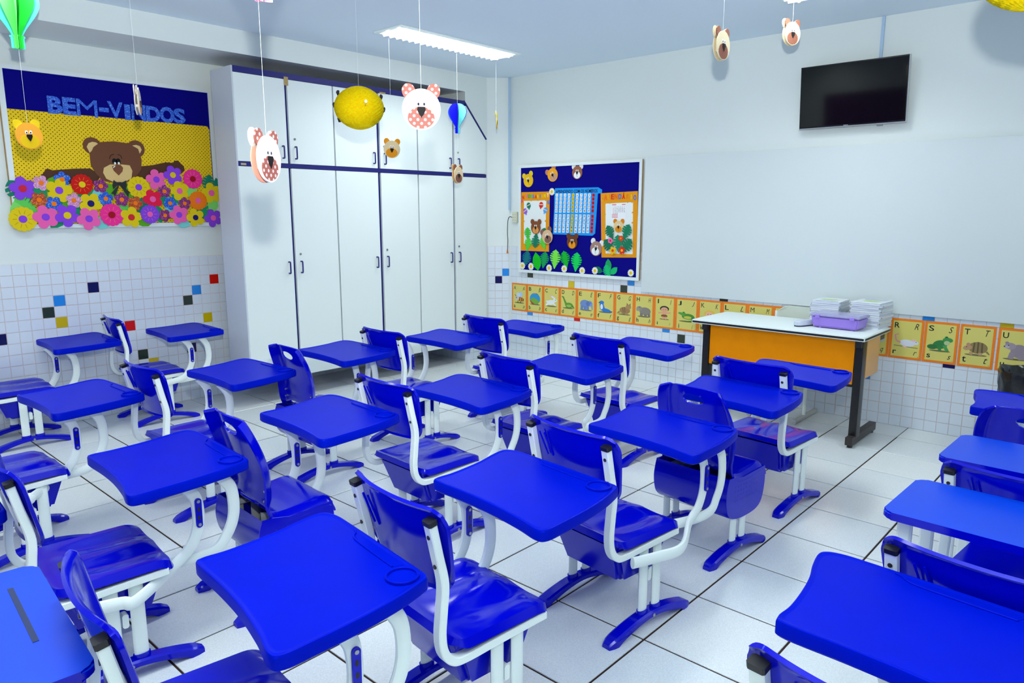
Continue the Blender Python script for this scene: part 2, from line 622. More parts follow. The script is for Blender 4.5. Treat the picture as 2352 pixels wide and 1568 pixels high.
sy = [2.862, 3.305, 3.325, 3.758, 3.766, 4.222, 4.250, 4.697, 4.706, 5.166, 5.186, 5.64]
prism(bm, FCB, [(Y0+.012, 2.655), (5.33, 2.655), (5.345, ZT), (Y0+.012, ZT)], -.022, .002)
fbox(bm, FCB, Y0+.012, Y1-.01, 1.950, 1.983, -.022, .002)
obj('edging_strip', bm, NAVY, cab)
bm = bmesh.new()
dv = Vector((0, Y1-YK, ZK-ZT)).normalized()
sweep(bm, [(XC-.012, YK, ZT), (XC-.012, Y1, ZK)], .016, .026, (1, 0, 0))
obj('edging_strip', bm, NAVY, cab)
def zcut(y):
    return ZT-.012 if y < YK-.012 else ZT-.012+(ZK-ZT)*(y-YK+.012)/(Y1-YK)
for k in range(6):
    a, b = sy[2*k]+.003, sy[2*k+1]-.003
    for lev in range(2):
        z0, z1 = ((ZB+.004, 1.947), (1.987, 2.652))[lev]
        if lev and k == 5:
            yx = YK-.012+(z1-(ZT-.012))*(Y1-YK)/(ZK-ZT)
            pts = [(a, z0), (b, z0), (b, zcut(b)), (yx, z1), (a, z1)]
        else:
            pts = [(a, z0), (b, z0), (b, z1), (a, z1)]
        bm = bmesh.new()
        prism(bm, FCB, pts, -.020, 0)
        d = obj('door', bm, WHITE, cab)
        left = k in (1, 3, 5)
        hy = a+.045 if left else b-.045
        hz = (1.13, 2.075)[lev]
        bm = bmesh.new()
        sweep(bm, spline([(XC, hy, hz-.047), (XC+.024, hy, hz-.047), (XC+.028, hy, hz-.03), (XC+.028, hy, hz+.03), (XC+.024, hy, hz+.047), (XC, hy, hz+.047)], 3), .012, .010, (0, 1, 0))
        obj('handle', bm, NAVY, d)
        if left:
            bm = bmesh.new()
            cyl(bm, (XC, a+.045, hz+.11), .010, .006, (1, 0, 0), 12)
            cyl(bm, (XC+.006, a+.045, hz+.11), .003, .001, (1, 0, 0), 8, 1)
            obj('lock', bm, [SCREW, BLACKP], d)
TAPE = mat('brown_tape', (176, 150, 96), .6)
bm = bmesh.new()
fbox(bm, FCB, 3.300, 3.338, 2.605, 2.672, .002, .004)
fbox(bm, FCB, 4.262, 4.33, 2.650, 2.664, .002, .004)
obj('tape_patch', bm, TAPE, cab)
bm = bmesh.new()
fbox(bm, FCB, 2.885, 2.93, 1.956, 1.972, .002, .003)
obj('maker_plate', bm, mat('brass_plate', (190, 176, 130), .4, metal=.4), cab)

# ------------------------------------------------------------------ conduits and socket
def conduit(label, P0, P1, w=.02, m=None):
    bm = bmesh.new()
    box(bm, [min(a, b)-w/2 for a, b in zip(P0, P1)], [max(a, b)+w/2 for a, b in zip(P0, P1)], bev=.003)
    return tag(obj('cable_conduit', bm, m or mat('conduit_pvc', (176, 204, 234), .5), None), label, 'conduit')
conduit('pale plastic cable conduit running down the corner beside the bulletin board', (-5.345, 5.845, 1.62), (-5.345, 5.845, CEIL-.012))
conduit('short pale cable conduit between the ceiling and the television', (-1.728, 5.862, 2.70), (-1.728, 5.862, CEIL-.012))
conduit('white conduit on the wall between the welcome board and the cabinet', (-6.105, 3.012, 1.13), (-6.105, 3.012, 2.74), m=FRAMEW)
so = thing('wall_socket', 'beige wall socket with a hanging black cable, left of the bulletin board', 'socket', (-5.285, 5.85, 1.53))
bm = bmesh.new()
Fs = Fr((-5.277, YB, 1.535), (1, 0, 0), (0, 0, 1), (0, -1, 0))
fbox(bm, Fs, -.032, .034, -.058, .058, 0, .03)
bmesh.ops.bevel(bm, geom=list(bm.edges), offset=.004, segments=2, affect='EDGES')
obj('socket_box', bm, mat('aged_beige_plastic', (214, 216, 196), .5), so)
bm = bmesh.new()
for a in (-.016, .014):
    for b in (-.03, 0, .03):
        prism(bm, Fs, ell(a, b, .0045, .003, 8), .03, .0306)
obj('socket_holes', bm, BLACKP, so)
bm = bmesh.new()
sweep(bm, spline([(-5.30, 5.835, 1.535), (-5.325, 5.825, 1.54), (-5.345, 5.822, 1.51), (-5.352, 5.82, 1.43), (-5.354, 5.82, 1.36), (-5.347, 5.82, 1.29), (-5.352, 5.82, 1.19)], 8), .007, .007, (0, 1, 0))
obj('cable', bm, BLACKP, so)
bm = bmesh.new()
cyl(bm, (-5.353, 5.82, 1.15), .011, .04, (0, 0, 1), 10, r2=.006)
obj('plug', bm, mat('orange_plug', (196, 108, 40), .5), so)

# ------------------------------------------------------------------ whiteboard, television
bm = bmesh.new()
box(bm, (-3.668, YB-.026, .852), (.55, YB-.0100, 2.088), bev=.002)
tag(obj('whiteboard', bm, mat('whiteboard_laminate', (216, 226, 230), .22, .5, noise=.012, nscale=1.2), None), 'large blank whiteboard on the wall below the television', 'whiteboard')

tv = thing('television', 'black flat television mounted high above the whiteboard', 'television', (-1.87, 5.80, 2.23))
A, B = at(1845, 157, 1, 5.80), at(2095, 124, 1, 5.80)
tx0, tx1, tz0, tz1 = A.x, B.x, at(1845, 297, 1, 5.80).z, A.z
bm = bmesh.new()
box(bm, (tx0, 5.80, tz0), (tx1, 5.835, tz1), bev=.004)
obj('bezel', bm, mat('tv_black', (10, 10, 16), .25), tv)
bm = bmesh.new()
box(bm, (tx0+.009, 5.798, tz0+.016), (tx1-.009, 5.803, tz1-.009))
obj('screen', bm, mat('dark_screen_glass', (10, 10, 14), .06, .5), tv)
bm = bmesh.new()
box(bm, (tx0, 5.797, tz0-.004), (tx1, 5.83, tz0+.005))
box(bm, (tx1-.003, 5.798, tz0), (tx1+.001, 5.83, tz1))
obj('lower_trim', bm, ALU, tv)
bm = bmesh.new()
Ft = Fr((0, 5.797, 0), (1, 0, 0), (0, 0, 1), (0, -1, 0))
m_ = tx0+(tx1-tx0)*.46
text(bm, Ft, 'SAMSUNG', m_-.016, tz0+.006, m_+.016, tz0+.012, .0005)
obj('brand_lettering', bm, mat('pale_print', (230, 230, 235), .5), tv)
bm = bmesh.new()
s_ = tx0+(tx1-tx0)*.77
box(bm, (s_-.02, 5.80, tz0-.014), (s_+.02, 5.82, tz0-.003), bev=.003)
obj('sensor', bm, mat('sensor_grey', (120, 122, 128), .4), tv)
bm = bmesh.new()
box(bm, (tx0+.2, 5.835, tz0+.1), (tx1-.2, YB-.001, tz1-.1))
obj('wall_bracket', bm, BLACKP, tv)
tv.rotation_euler = (R_(5), 0, 0)

# ------------------------------------------------------------------ desk-chairs: shared part meshes (origin on the floor under the seat)
ME = {}
def part(key, build, mats, angle=35):
    if key not in ME:
        bm = bmesh.new()
        build(bm)
        me = finish(key.split('#')[0], bm, angle)
        for m in mats:
            me.materials.append(m)
        ME[key] = me
    return ME[key]

def grid_shell(bm, nu, nv, f, th, skip=None, snap=None):
    """closed sheet: f(s,t) -> point, thickened along its own normals"""
    sn = snap or (lambda a, b: (a, b))
    P = [[Vector(f(*sn(-1+2*i/nu, -1+2*j/nv))) for j in range(nv+1)] for i in range(nu+1)]
    def N(i, j):
        a = P[min(nu, i+1)][j]-P[max(0, i-1)][j]
        b = P[i][min(nv, j+1)]-P[i][max(0, j-1)]
        n = a.cross(b)
        return n.normalized() if n.length > 1e-9 else Vector((0, 0, 1))
    A = [[bm.verts.new(P[i][j]) for j in range(nv+1)] for i in range(nu+1)]
    B = [[bm.verts.new(P[i][j]-N(i, j)*th) for j in range(nv+1)] for i in range(nu+1)]
    keep = {(i, j) for i in range(nu) for j in range(nv) if not (skip and skip(-1+2*(i+.5)/nu, -1+2*(j+.5)/nv))}
    for i, j in keep:
        bm.faces.new((A[i][j], A[i+1][j], A[i+1][j+1], A[i][j+1]))
        bm.faces.new((B[i][j+1], B[i+1][j+1], B[i+1][j], B[i][j]))
    for i, j in keep:
        for (di, dj, p, q) in ((-1, 0, (i, j), (i, j+1)), (1, 0, (i+1, j), (i+1, j+1)), (0, -1, (i, j), (i+1, j)), (0, 1, (i, j+1), (i+1, j+1))):
            if (i+di, j+dj) not in keep:
                bm.faces.new((A[p[0]][p[1]], A[q[0]][q[1]], B[q[0]][q[1]], B[p[0]][p[1]]))
    for v in [v for v in bm.verts if not v.link_faces]:
        bm.verts.remove(v)

def rr(s, t, a, b):
    """square grid to a rectangle with true round corners (a, b: corner size as a share of half width, half height)"""
    p, q = (abs(s)-(1-a))/a, (abs(t)-(1-b))/b
    if p > 0 and q > 0:
        p2, q2 = p*math.sqrt(1-q*q/2), q*math.sqrt(1-p*p/2)
        s, t = math.copysign(1-a+a*p2, s), math.copysign(1-b+b*q2, t)
    return s, t
def sq(s, t, k=.28, p=4):
    """square to rounded square"""
    return s*(1-k*(1-(1-abs(t)**p)**.5) if abs(t) < 1 else s*0+1-k), t

def b_seat(bm):
    def f(s, t):
        hx, hy = .213, .193
        e = max(0, max(abs(s), abs(t))-.93)/.07
        s2, t2 = rr(s, t, .26, .28)
        x, y = hx*s2, -.018+hy*t2
        z = .405
        th = math.exp(-((abs(s)-.45)/.22)**2)
        z -= .012*th*(0.5-.5*math.cos(math.pi*min(1, (t+1)/1.2)))*(1 if t < .75 else max(0, (1-t)/.25))
        z += .004*math.exp(-(s/.12)**2)*max(0, t)
        z -= .022*max(0, (t-.62)/.38)**2
        z += .012*max(0, (-t-.72)/.28)**2
        z -= .026*e**1.5
        return (x, y, z)
    grid_shell(bm, 30, 28, f, .010)
def b_back(bm):
    def f(s, t):
        e = max(0, max(abs(s), abs(t))-.92)/.08
        s, t = rr(s, t, .24, .46)
        w = .238-.040*((1-t)/2)**1.5
        x = w*s
        z0 = .690+.137*t
        y = -.263-.21*(z0-.70)+.045*abs(s)**2.2
        y -= .009*e**1.5
        return (x, y, z0)
    grid_shell(bm, 34, 22, f, -.010)
    for d in (0, .026):                                        # two slanting ribs behind
        sweep(bm, [(-.135+d, -.277-.012, .775), (-.108+d, -.257-.010, .685)], .006, .006, (0, 1, 0))
def b_basket(bm):
    top = [(-.165, -.185), (.165, -.185), (.165, .15), (-.165, .15)]
    bot = [(-.145, -.12), (.145, -.12), (.145, .09), (-.145, .09)]
    A = [bm.verts.new((x, y, .375)) for x, y in top]
    B = [bm.verts.new((x, y, .20)) for x, y in bot]
    bm.faces.new(B[::-1])
    for i in range(4):
        j = (i+1) % 4
        bm.faces.new((A[i], A[j], B[j], B[i]))
    bmesh.ops.bevel(bm, geom=[e for e in bm.edges if not e.is_boundary], offset=.022, segments=3, affect='EDGES')
    bmesh.ops.solidify(bm, geom=list(bm.faces), thickness=.006)
def b_frame(s):
    def f(bm):
        x = s*.194
        sweep(bm, spline([(x, -.278, .785), (x, -.258, .69), (x, -.240, .60), (x, -.246, .52), (x, -.252, .45), (x, -.244, .395), (x, -.215, .358), (x, -.17, .348), (x, -.05, .352), (x, .145, .358)], 5), .026, .032, (1, 0, 0), rnd=.16)
        box(bm, (min(x, x-s*.03), .12, .345), (max(x, x-s*.03), .15, .368))
    return f
def b_bolt(s, z):
    def f(bm):
        y = -.240-(z-.60)*.2054
        cyl(bm, (s*.194, y-.012, z), .0065, -.0032, (0, 1, 0), 10)
    return f
def b_cap(s):
    def f(bm):
        x = s*.195
        T = Vector((0, -.020, .095)).normalized()
        p = Vector((x, -.278, .785))
        sweep(bm, [p-T*.004, p+T*.010], .029, .037, (1, 0, 0), rnd=.2)
    return f
def b_leg(s, d):
    def f(bm):
        x = s*.187
        sweep(bm, [(x, d*.040, .05), (x, d*.040, .350)], .048, .023, (1, 0, 0), k=14)
    return f
def b_foot(s):
    def f(bm):
        x = s*.187
        n = 22
        pr = None
        for i in range(n+1):
            y = -.245+.49*i/n
            a = 1-(abs(y)/.245)**1.7
            zt, zb = .024+.046*a, .048*max(0, a-.22)/.78
            if abs(y) > .2:
                zb = .0
            w = .027*(1-.35*max(0, abs(y)-.215)/.03)
            if abs(y) > .238:
                zt -= .006
            r = [bm.verts.new(p) for p in ((x-w, y, zb), (x-w, y, zt-.006), (x-w*.7, y, zt), (x+w*.7, y, zt), (x+w, y, zt-.006), (x+w, y, zb))]
            if pr:
                for k in range(6):
                    bm.faces.new((pr[k], pr[(k+1) % 6], r[(k+1) % 6], r[k]))
            else:
                bm.faces.new(r[::-1])
            pr = r
        bm.faces.new(pr)
        for d in (-1, 1):
            sweep(bm, [(x, d*.040, .055), (x, d*.040, .083)], .058, .033, (1, 0, 0), k=14)
        cyl(bm, (x+s*.026, 0, .055), .007, .004, (s, 0, 0), 8, 1)
    return f
def b_cross(bm):
    sweep(bm, [(-.187, 0, .215), (.187, 0, .215)], .05, .02, (0, 1, 0))

def shell_pt(s, t):
    """one-piece seat: t runs from the front lip to the top of the back"""
    prof = [(.205, .378), (.194, .402), (.16, .408), (.09, .400), (.01, .394), (-.05, .402), (-.082, .435), (-.086, .50), (-.092, .59), (-.118, .69), (-.158, .805)]
    q = (t+1)/2*(len(prof)-1)
    i = min(len(prof)-2, int(q))
    g = q-i
    p = [prof[max(0, min(len(prof)-1, i+k-1))] for k in range(4)]
    c = [.5*((2*p[1][a])+(p[2][a]-p[0][a])*g+(2*p[0][a]-5*p[1][a]+4*p[2][a]-p[3][a])*g*g+(3*p[1][a]-p[0][a]-3*p[2][a]+p[3][a])*g**3) for a in (0, 1)]
    back = max(0, min(1, (t-.1)/.2))
    w = .205-.012*back+.018*math.sin(math.pi*max(0, min(1, (t-.2)/.8)))
    top = max(0, (t-.72)/.28)
    w *= 1-.17*top**2.5
    ed = max(0, abs(s)-.80)/.20
    x = w*s*(1 if ed == 0 else 1-.03*ed)
    y, z = c
    y += .040*abs(s)**2*back
    y -= ed*.052*back
    z -= ed*.030*(1-back)
    z -= .020*top*abs(s)**3*back
    return (x, y, z)
HOLES = [(0, .885, .31, .040), (0, .19, .50, .050)]
def b_shell(bm):
    def rho(s, t, h):
        return math.hypot((s-h[0])/h[2], (t-h[1])/h[3])
    def skip(s, t):
        return any(rho(s, t, h) < 1 for h in HOLES)
    def snap(s, t):
        for h in HOLES:
            r = rho(s, t, h)
            if .72 < r < 1.30:
                return h[0]+(s-h[0])/r, h[1]+(t-h[1])/r
        return s, t
    grid_shell(bm, 52, 130, shell_pt, .008, skip, snap)
def b_shellbasket(bm):
    side = [(p.x, p.y) for p in spline([(.196, .398, 0), (.200, .32, 0), (.180, .235, 0), (.13, .198, 0), (.03, .188, 0), (-.06, .198, 0), (-.115, .235, 0), (-.134, .32, 0), (-.116, .402, 0)], 5)]
    n = len(side)
    rings = []
    for x, k in ((-.203, 0), (-.203, .004), (-.196, -.004), (.196, -.004), (.203, .004), (.203, 0)):
        rings.append([bm.verts.new((x, y, z+(k if z < .38 else 0))) for y, z in side])
    for a, b in zip(rings, rings[1:]):
        for i in range(n-1):
            bm.faces.new((a[i], a[i+1], b[i+1], b[i]))
    for s in (-1, 1):
        prism(bm, Fr((s*.199, 0, 0), (0, 1, 0), (0, 0, 1), (s, 0, 0)), side+[(-.07, .402), (.0, .388), (.10, .394)], -.002, .0045)
def b_rivet(sx, t):
    def f(bm):
        p = Vector(shell_pt(sx*.74, t))
        cyl(bm, p+Vector((0, .002, 0)), .005, -.016, (0, 1, 0), 8)
    return f
def b_perf(bm):
    for sx in (-1, 1):                                         # perforations pressed into the sides of the basket
        for i in range(9):
            for j in range(4):
                cyl(bm, (sx*.2036, -.06+.024*i, .350-.022*j), .0028, .0006, (sx, 0, 0), 6)
def b_shellframe(s):
    def f(bm):
        x = s*.175
        sweep(bm, [(x, -.10, .352), (x, .16, .352)], .024, .03, (1, 0, 0))
    return f

# the asymmetrical desk top with its raised rim, pencil groove and cup ring
OUT = [(-.215, -.218), (-.08, -.208), (.06, -.204), (.20, -.212), (.295, -.224), (.322, -.200), (.316, -.12), (.300, 0), (.276, .11), (.247, .195), (.228, .221), (.18, .224), (0, .221), (-.18, .217), (-.262, .213), (-.306, .196), (-.316, .165), (-.300, .10), (-.276, .03), (-.256, -.06), (-.244, -.14), (-.242, -.20)]
def outline(per=4):
    return [(p.x, p.y) for p in spline([(a, b, 0) for a, b in OUT], per, True)]
def inset(pts, d):
    n = len(pts)
    o = []
    for i in range(n):
        a, b = Vector(pts[i-1]), Vector(pts[(i+1) % n])
        t = (b-a).normalized()
        o.append((pts[i][0]-t.y*d, pts[i][1]+t.x*d))
    return o
def b_top(bm):
    P = outline(5)
    rings = []
    for d, z in ((.004, .640), (.0, .645), (.0, .672), (.0025, .678), (.006, .6795), (.010, .6785), (.014, .6765), (.018, .6762)):
        rings.append([bm.verts.new((x*(1-d/.29), y*(1-d/.21), z)) for x, y in P])
    n = len(P)
    for a, b in zip(rings, rings[1:]):
        for i in range(n):
            bm.faces.new((a[i], a[(i+1) % n], b[(i+1) % n], b[i]))
    bm.faces.new(rings[-1])
    bm.faces.new(rings[0][::-1])
def b_groove(bm):
    fr = Fr((0, 0, .676), (1, 0, 0), (0, 1, 0), (0, 0, 1))
    L = [(-.105, .186), (-.075, .176), (.03, .174), (.13, .175)]
    p = spline([(a, b, .677) for a, b in L], 5)
    sweep(bm, p, .005, .007, (0, 0, 1))
    sweep(bm, spline([(-.105, .186, .677), (-.118, .198, .677), (-.135, .204, .677)], 5), .005, .007, (0, 0, 1))
    prism(bm, fr, [(-.10, .188), (-.07, .179), (.13, .178), (.14, .205), (-.11, .203)], .0004, .0011)
def b_ring(bm):
    c = (.192, .168)
    pts = [(c[0]+.041*math.cos(t), c[1]+.041*math.sin(t), .680) for t in [2*math.pi*i/28 for i in range(29)]]
    sweep(bm, pts, .007, .009, (0, 0, 1), cap=False)
    prism(bm, Fr((0, 0, .676), (1, 0, 0), (0, 1, 0), (0, 0, 1)), ell(c[0], c[1], .038, n=24), .0004, .0012)
def b_bracket(bm):
    box(bm, (-.17, -.15, .634), (.22, -.115, .641))
    box(bm, (-.17, .06, .634), (.22, .095, .641))

def chair_parts(t, kind, off=Vector((0, 0, 0))):
    def add(key, b, mats, name, par=t, **k):
        return link(name, part(key, b, mats, **k), par, off if par is t else None)
    if kind == 'post':
        add('seat', b_seat, [BLUE], 'seat')
        add('backrest', b_back, [BLUE], 'backrest')
        add('basket', b_basket, [BLUE], 'basket')
        for s in (-1, 1):
            f = add('seat_frame#%d' % s, b_frame(s), [STEEL], 'seat_frame')
            link('end_cap', part('end_cap#%d' % s, b_cap(s), [BLACKP]), f)
            for zb in (.745, .655):
                link('bolt', part('bolt#%d%s' % (s, zb), b_bolt(s, zb), [BOLT]), f)
    else:
        sh = add('seat_shell', b_shell, [BLUE], 'seat_shell', angle=50)
        for sx in (-1, 1):
            for tv_ in (.28, .40):
                link('rivet', part('rivet#%d%s' % (sx, tv_), b_rivet(sx, tv_), [SCREW]), sh)
        bk = add('basket#shell', b_shellbasket, [BLUE], 'basket', angle=50)
        link('perforations', part('perforations', b_perf, [BLUED]), bk, kind='stuff')
        for s in (-1, 1):
            add('seat_frame#s%d' % s, b_shellframe(s), [STEEL], 'seat_frame')
    for s in (-1, 1):
        for d in (-1, 1):
            add('leg#%d%d' % (s, d), b_leg(s, d), [STEEL], 'leg')
        add('foot#%d' % s, b_foot(s), [BLUE, SCREW], 'foot')
    add('cross_tube', b_cross, [STEEL], 'cross_tube')

def desk_unit(label, x, y, rot, kind='post', dx=-.075, dy=.32, mount='R', u=None, z=.68, group='blue desk-chairs in the classroom rows'):
    """x, y: centre of the desk top; dx, dy: desk centre seen from the chair; u: the two uprights seen from the desk centre"""
    c, s = math.cos(rot), math.sin(rot)
    t = thing('school_desk', label, 'desk', (x-(dx*c-dy*s), y-(dx*s+dy*c), 0), rot, group)
    chair_parts(t, kind)
    o = Vector((dx, dy, z-.68))
    d = link('desk_top', part('desk_top', b_top, [BLUET], angle=30), t, o)
    link('pencil_groove', part('pencil_groove', b_groove, [BLUET]), d)
    link('cup_ring', part('cup_ring', b_ring, [BLUET]), d)
    link('desk_bracket', part('desk_bracket', b_bracket, [STEEL]), t, o)
    if u is None:
        u = [(.213, .01), (.208, .15)] if mount == 'R' else [(-.15, -.13), (.03, -.11)]
    sg = 1 if mount == 'R' else -1
    for k, (a, b) in enumerate(u):
        X, Y = dx+a, dy+b
        if mount == 'R':
            st = [(.214, -.14, .318), (.236, -.02, .312), (.245, Y-.26, .308)] if k == 0 else [(-.10, .06, .322), (.03, .13, .316), (X-.05, Y-.23, .308)]
        else:
            st = [(-.214, -.10, .318), (min(-.225, X), .0, .312), (min(-.215, X+.01), Y-.20, .310)] if k == 0 else [(X-.03, -.02, .318), (X-.01, .05, .314), (X, Y-.19, .310)]
        path = st+[(X, Y-.085, .330), (X, Y-.025, .385), (X, Y+.004, .46), (X, Y+.002, .55), (X, Y-.02, z-.08), (X, Y-.05, z-.044)]
        bm = bmesh.new()
        sweep(bm, spline(path, 6), .046, .025, (1, 0, 0), k=12)
        me = finish('desk_support', bm)
        me.materials.append(STEEL)
        sp = link('desk_support', me, t)
        if k == 0:
            bm = bmesh.new()
            fr = Fr((X+.0125, Y+.003, .505), (0, 1, 0), (0, 0, 1), (1, 0, 0))
            pts = ell(0, .045, .012, .012, 16)[:9]+ell(0, -.045, .012, .012, 16)[8:]
            prism(bm, fr, pts, 0, .006)
            for v in (.045, -.045):
                prism(bm, fr, ell(0, v, .006, n=10), .006, .009, 1)
            for v in (.015, -.018):
                prism(bm, fr, ell(0, v, .005, .009, 10), .006, .0065, 2)
            me = finish('height_adjuster', bm)
            for m in (BLUE, SCREW, BLACKP):
                me.materials.append(m)
            link('height_adjuster', me, sp)
    return t

AI = 'in the row beside the aisle'
U = [
 ('blue post-backed desk-chair nearest the camera %s' % AI, -1.577, .943, -8.2, 'post', -.025, .235, 'R', None, .68),
 ('blue post-backed desk-chair second from the camera %s' % AI, -1.559, 1.779, -6.2, 'post', -.055, .29, 'L', [(-.20, -.10), (-.07, -.10)], .68),
 ('blue post-backed desk-chair third from the camera %s' % AI, -1.552, 2.681, -7.0, 'post', -.06, .37, 'R', None, .68),
 ('one-piece blue shell desk-chair with oval handle hole, fourth %s' % AI, -1.533, 3.366, -6.0, 'shell', -.01, .265, 'L', [(-.20, -.05), (-.19, .09)], .715),
 ('blue post-backed desk-chair right in front of the teacher\'s table', -1.555, 4.184, -5.3, 'post', -.03, .315, 'L', [(-.20, -.05), (-.19, .09)], .68),
 ('blue post-backed desk-chair nearest the camera in the second row from the aisle', -2.750, 1.065, -4.5, 'post', -.08, .256, 'R', [(.19, .03), (.185, .165)], .675),
 ('one-piece blue shell desk-chair with handle hole, second in the second row from aisle', -2.735, 1.780, -2.8, 'shell', -.04, .34, 'L', [(-.125, -.11), (.05, -.085)], .70),
 ('blue post-backed desk-chair third in the second row from the aisle', -2.655, 2.600, -2.5, 'post', -.01, .29, 'R', [(.185, .02), (.18, .16)], .68),
 ('blue post-backed desk-chair fourth in the second row, facing the bulletin board side', -2.633, 3.43, -4.1, 'post', -.045, .315, 'R', [(.13, .06), (.15, .18)], .68),
 ('blue post-backed desk-chair at the front of the second row, before the whiteboard', -2.630, 4.308, -3.8, 'post', -.05, .35, 'L', [(-.20, -.05), (-.19, .09)], .68),
 ('blue post-backed desk-chair nearest the camera in the third row from the aisle', -4.046, 1.172, 1.8, 'post', -.075, .33, 'R', [(.17, -.10), (.15, .03)], .68),
 ('blue post-backed desk-chair second in third row, before the cabinet\'s left end', -3.975, 2.005, 1.3, 'post', -.09, .328, 'L', [(-.17, -.13), (.05, -.115)], .68),
 ('one-piece blue shell desk-chair with handle hole standing against the cabinet doors', -3.90, 2.69, -2.0, 'shell', -.04, .305, 'R', [(.05, .04), (.05, .18)], .715),
 ('blue post-backed desk-chair fourth in the third row beside the cabinet', -3.865, 3.567, -.2, 'post', -.03, .368, 'L', [(-.196, -.20), (-.20, -.06)], .695),
 ('blue post-backed desk-chair at the front of the third row, nearest the corner', -3.839, 4.387, -1.1, 'post', -.085, .295, 'R', [(.15, .10), (.13, .24)], .68),
 ('blue desk-chair by the tiled left wall, cut by the left edge', -5.801, 1.705, -3.2, 'post', .03, .37, 'L', [(-.08, -.14), (.10, -.06)], .68),
 ('blue post-backed desk-chair by the tiled left wall, next to the cabinet\'s side', -5.722, 2.437, -4.1, 'post', .04, .232, 'R', [(.19, -.03), (.185, .10)], .68),
 ('blue desk-chair of which only a desk corner shows at left edge', -2.85, .31, -4.5, 'post', -.075, .26, 'R', None, .68),
 ('blue post-backed desk-chair in lower right corner, on the aisle\'s far side', -.300, 1.675, -5.0, 'post', -.07, .225, 'R', None, .71),
 ('one-piece blue shell desk-chair at right edge in front of the bin', -.35, 3.99, -4.0, 'shell', -.045, .33, 'R', [(-.10, .0), (-.10, .14)], .72),
]
for a in U:
    desk_unit(a[0], a[1], a[2], R_(a[3]), *a[4:])

# plain rectangular tables with loose chairs
def rect_table(label, fl_, rot, w, d, lab_h=.70, groove=False):
    """fl_: far-left corner of the top"""
    t = thing('rectangular_table', label, 'table', (fl_[0], fl_[1], 0), rot, 'rectangular laminate student tables')
    r = .03
    pts = []
    for cx, cy, a0 in ((w-r, -r, 0), (r, -r, 90), (r, -d+r, 180), (w-r, -d+r, 270)):
        for k in range(6):
            a = R_(a0+18*k)
            pts.append((cx+r*math.cos(a), cy+r*math.sin(a)))
    def bt(bm):
        F_ = Fr((0, 0, 0), (1, 0, 0), (0, 1, 0), (0, 0, 1))
        prism(bm, F_, pts, lab_h-.024, lab_h)
        bmesh.ops.bevel(bm, geom=[e for e in bm.edges if abs(e.verts[0].co.z-e.verts[1].co.z) < 1e-6], offset=.005, segments=2, affect='EDGES')
        for f in bm.faces:
            f.material_index = 0 if f.normal.z > .9 else 1
    bm = bmesh.new()
    bt(bm)
    me = finish('table_top', bm)
    me.materials.append(BLUEL)
    me.materials.append(BLUE)
    top = link('table_top', me, t)
    if groove:
        bm = bmesh.new()
        box(bm, (.11, -.080, lab_h-.0005), (.41, -.068, lab_h+.0010))
        me = finish('pencil_groove', bm)
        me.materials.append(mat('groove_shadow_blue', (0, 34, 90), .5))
        link('pencil_groove', me, top)
    lx0, lx1, ly0, ly1 = .055, w-.055, -.055, -d+.055
    for lx in (lx0, lx1):
        for ly in (ly0, ly1):
            bm = bmesh.new()
            sweep(bm, [(lx, ly, .02), (lx, ly, lab_h-.022)], .040, .024, (0, 1, 0))
            sweep(bm, [(lx, ly, 0), (lx, ly, .022)], .044, .028, (0, 1, 0), 1)
            me = finish('leg', bm)
            me.materials.append(STEEL)
            me.materials.append(BLACKP)
            link('leg', me, t)
        bm = bmesh.new()
        sweep(bm, [(lx, ly0, .50), (lx, ly1, .50)], .024, .030, (1, 0, 0))
        me = finish('side_rail', bm)
        me.materials.append(STEEL)
        link('side_rail', me, t)
    bm = bmesh.new()
    sweep(bm, [(lx0, ly0, lab_h-.045), (lx1, ly0, lab_h-.045)], .03, .024, (0, 1, 0))
    me = finish('rear_rail', bm)
    me.materials.append(STEEL)
    link('rear_rail', me, t)
    return t
rect_table('blue rectangular table with pencil groove cut by the lower left corner', (-2.090, .462), R_(-4.7), .59, .42, groove=True)
rect_table('blue rectangular table on white legs at right edge, nearer of two', (-.541, 2.625), R_(-2), .62, .37, .72)
rect_table('blue rectangular table at right edge, farther of two, below the bin', (-.548, 3.365), R_(-2), .62, .38)
def loose_chair(label, px, py, rot):
    """px, py: top of the left back post"""
    c, s = math.cos(rot), math.sin(rot)
    lx, ly = -.195, -.278
    k = .95
    t = thing('school_chair', label, 'chair', (px-k*(lx*c-ly*s), py-k*(lx*s+ly*c), 0), rot, 'loose blue school chairs')
    t.scale = (k, k, k)
    chair_parts(t, 'post')
loose_chair('loose blue chair at right edge, behind the nearer rectangular table', -.440, 1.930, R_(-6))
loose_chair('loose blue chair at right edge, between the two rectangular tables', -.462, 2.680, R_(-6))

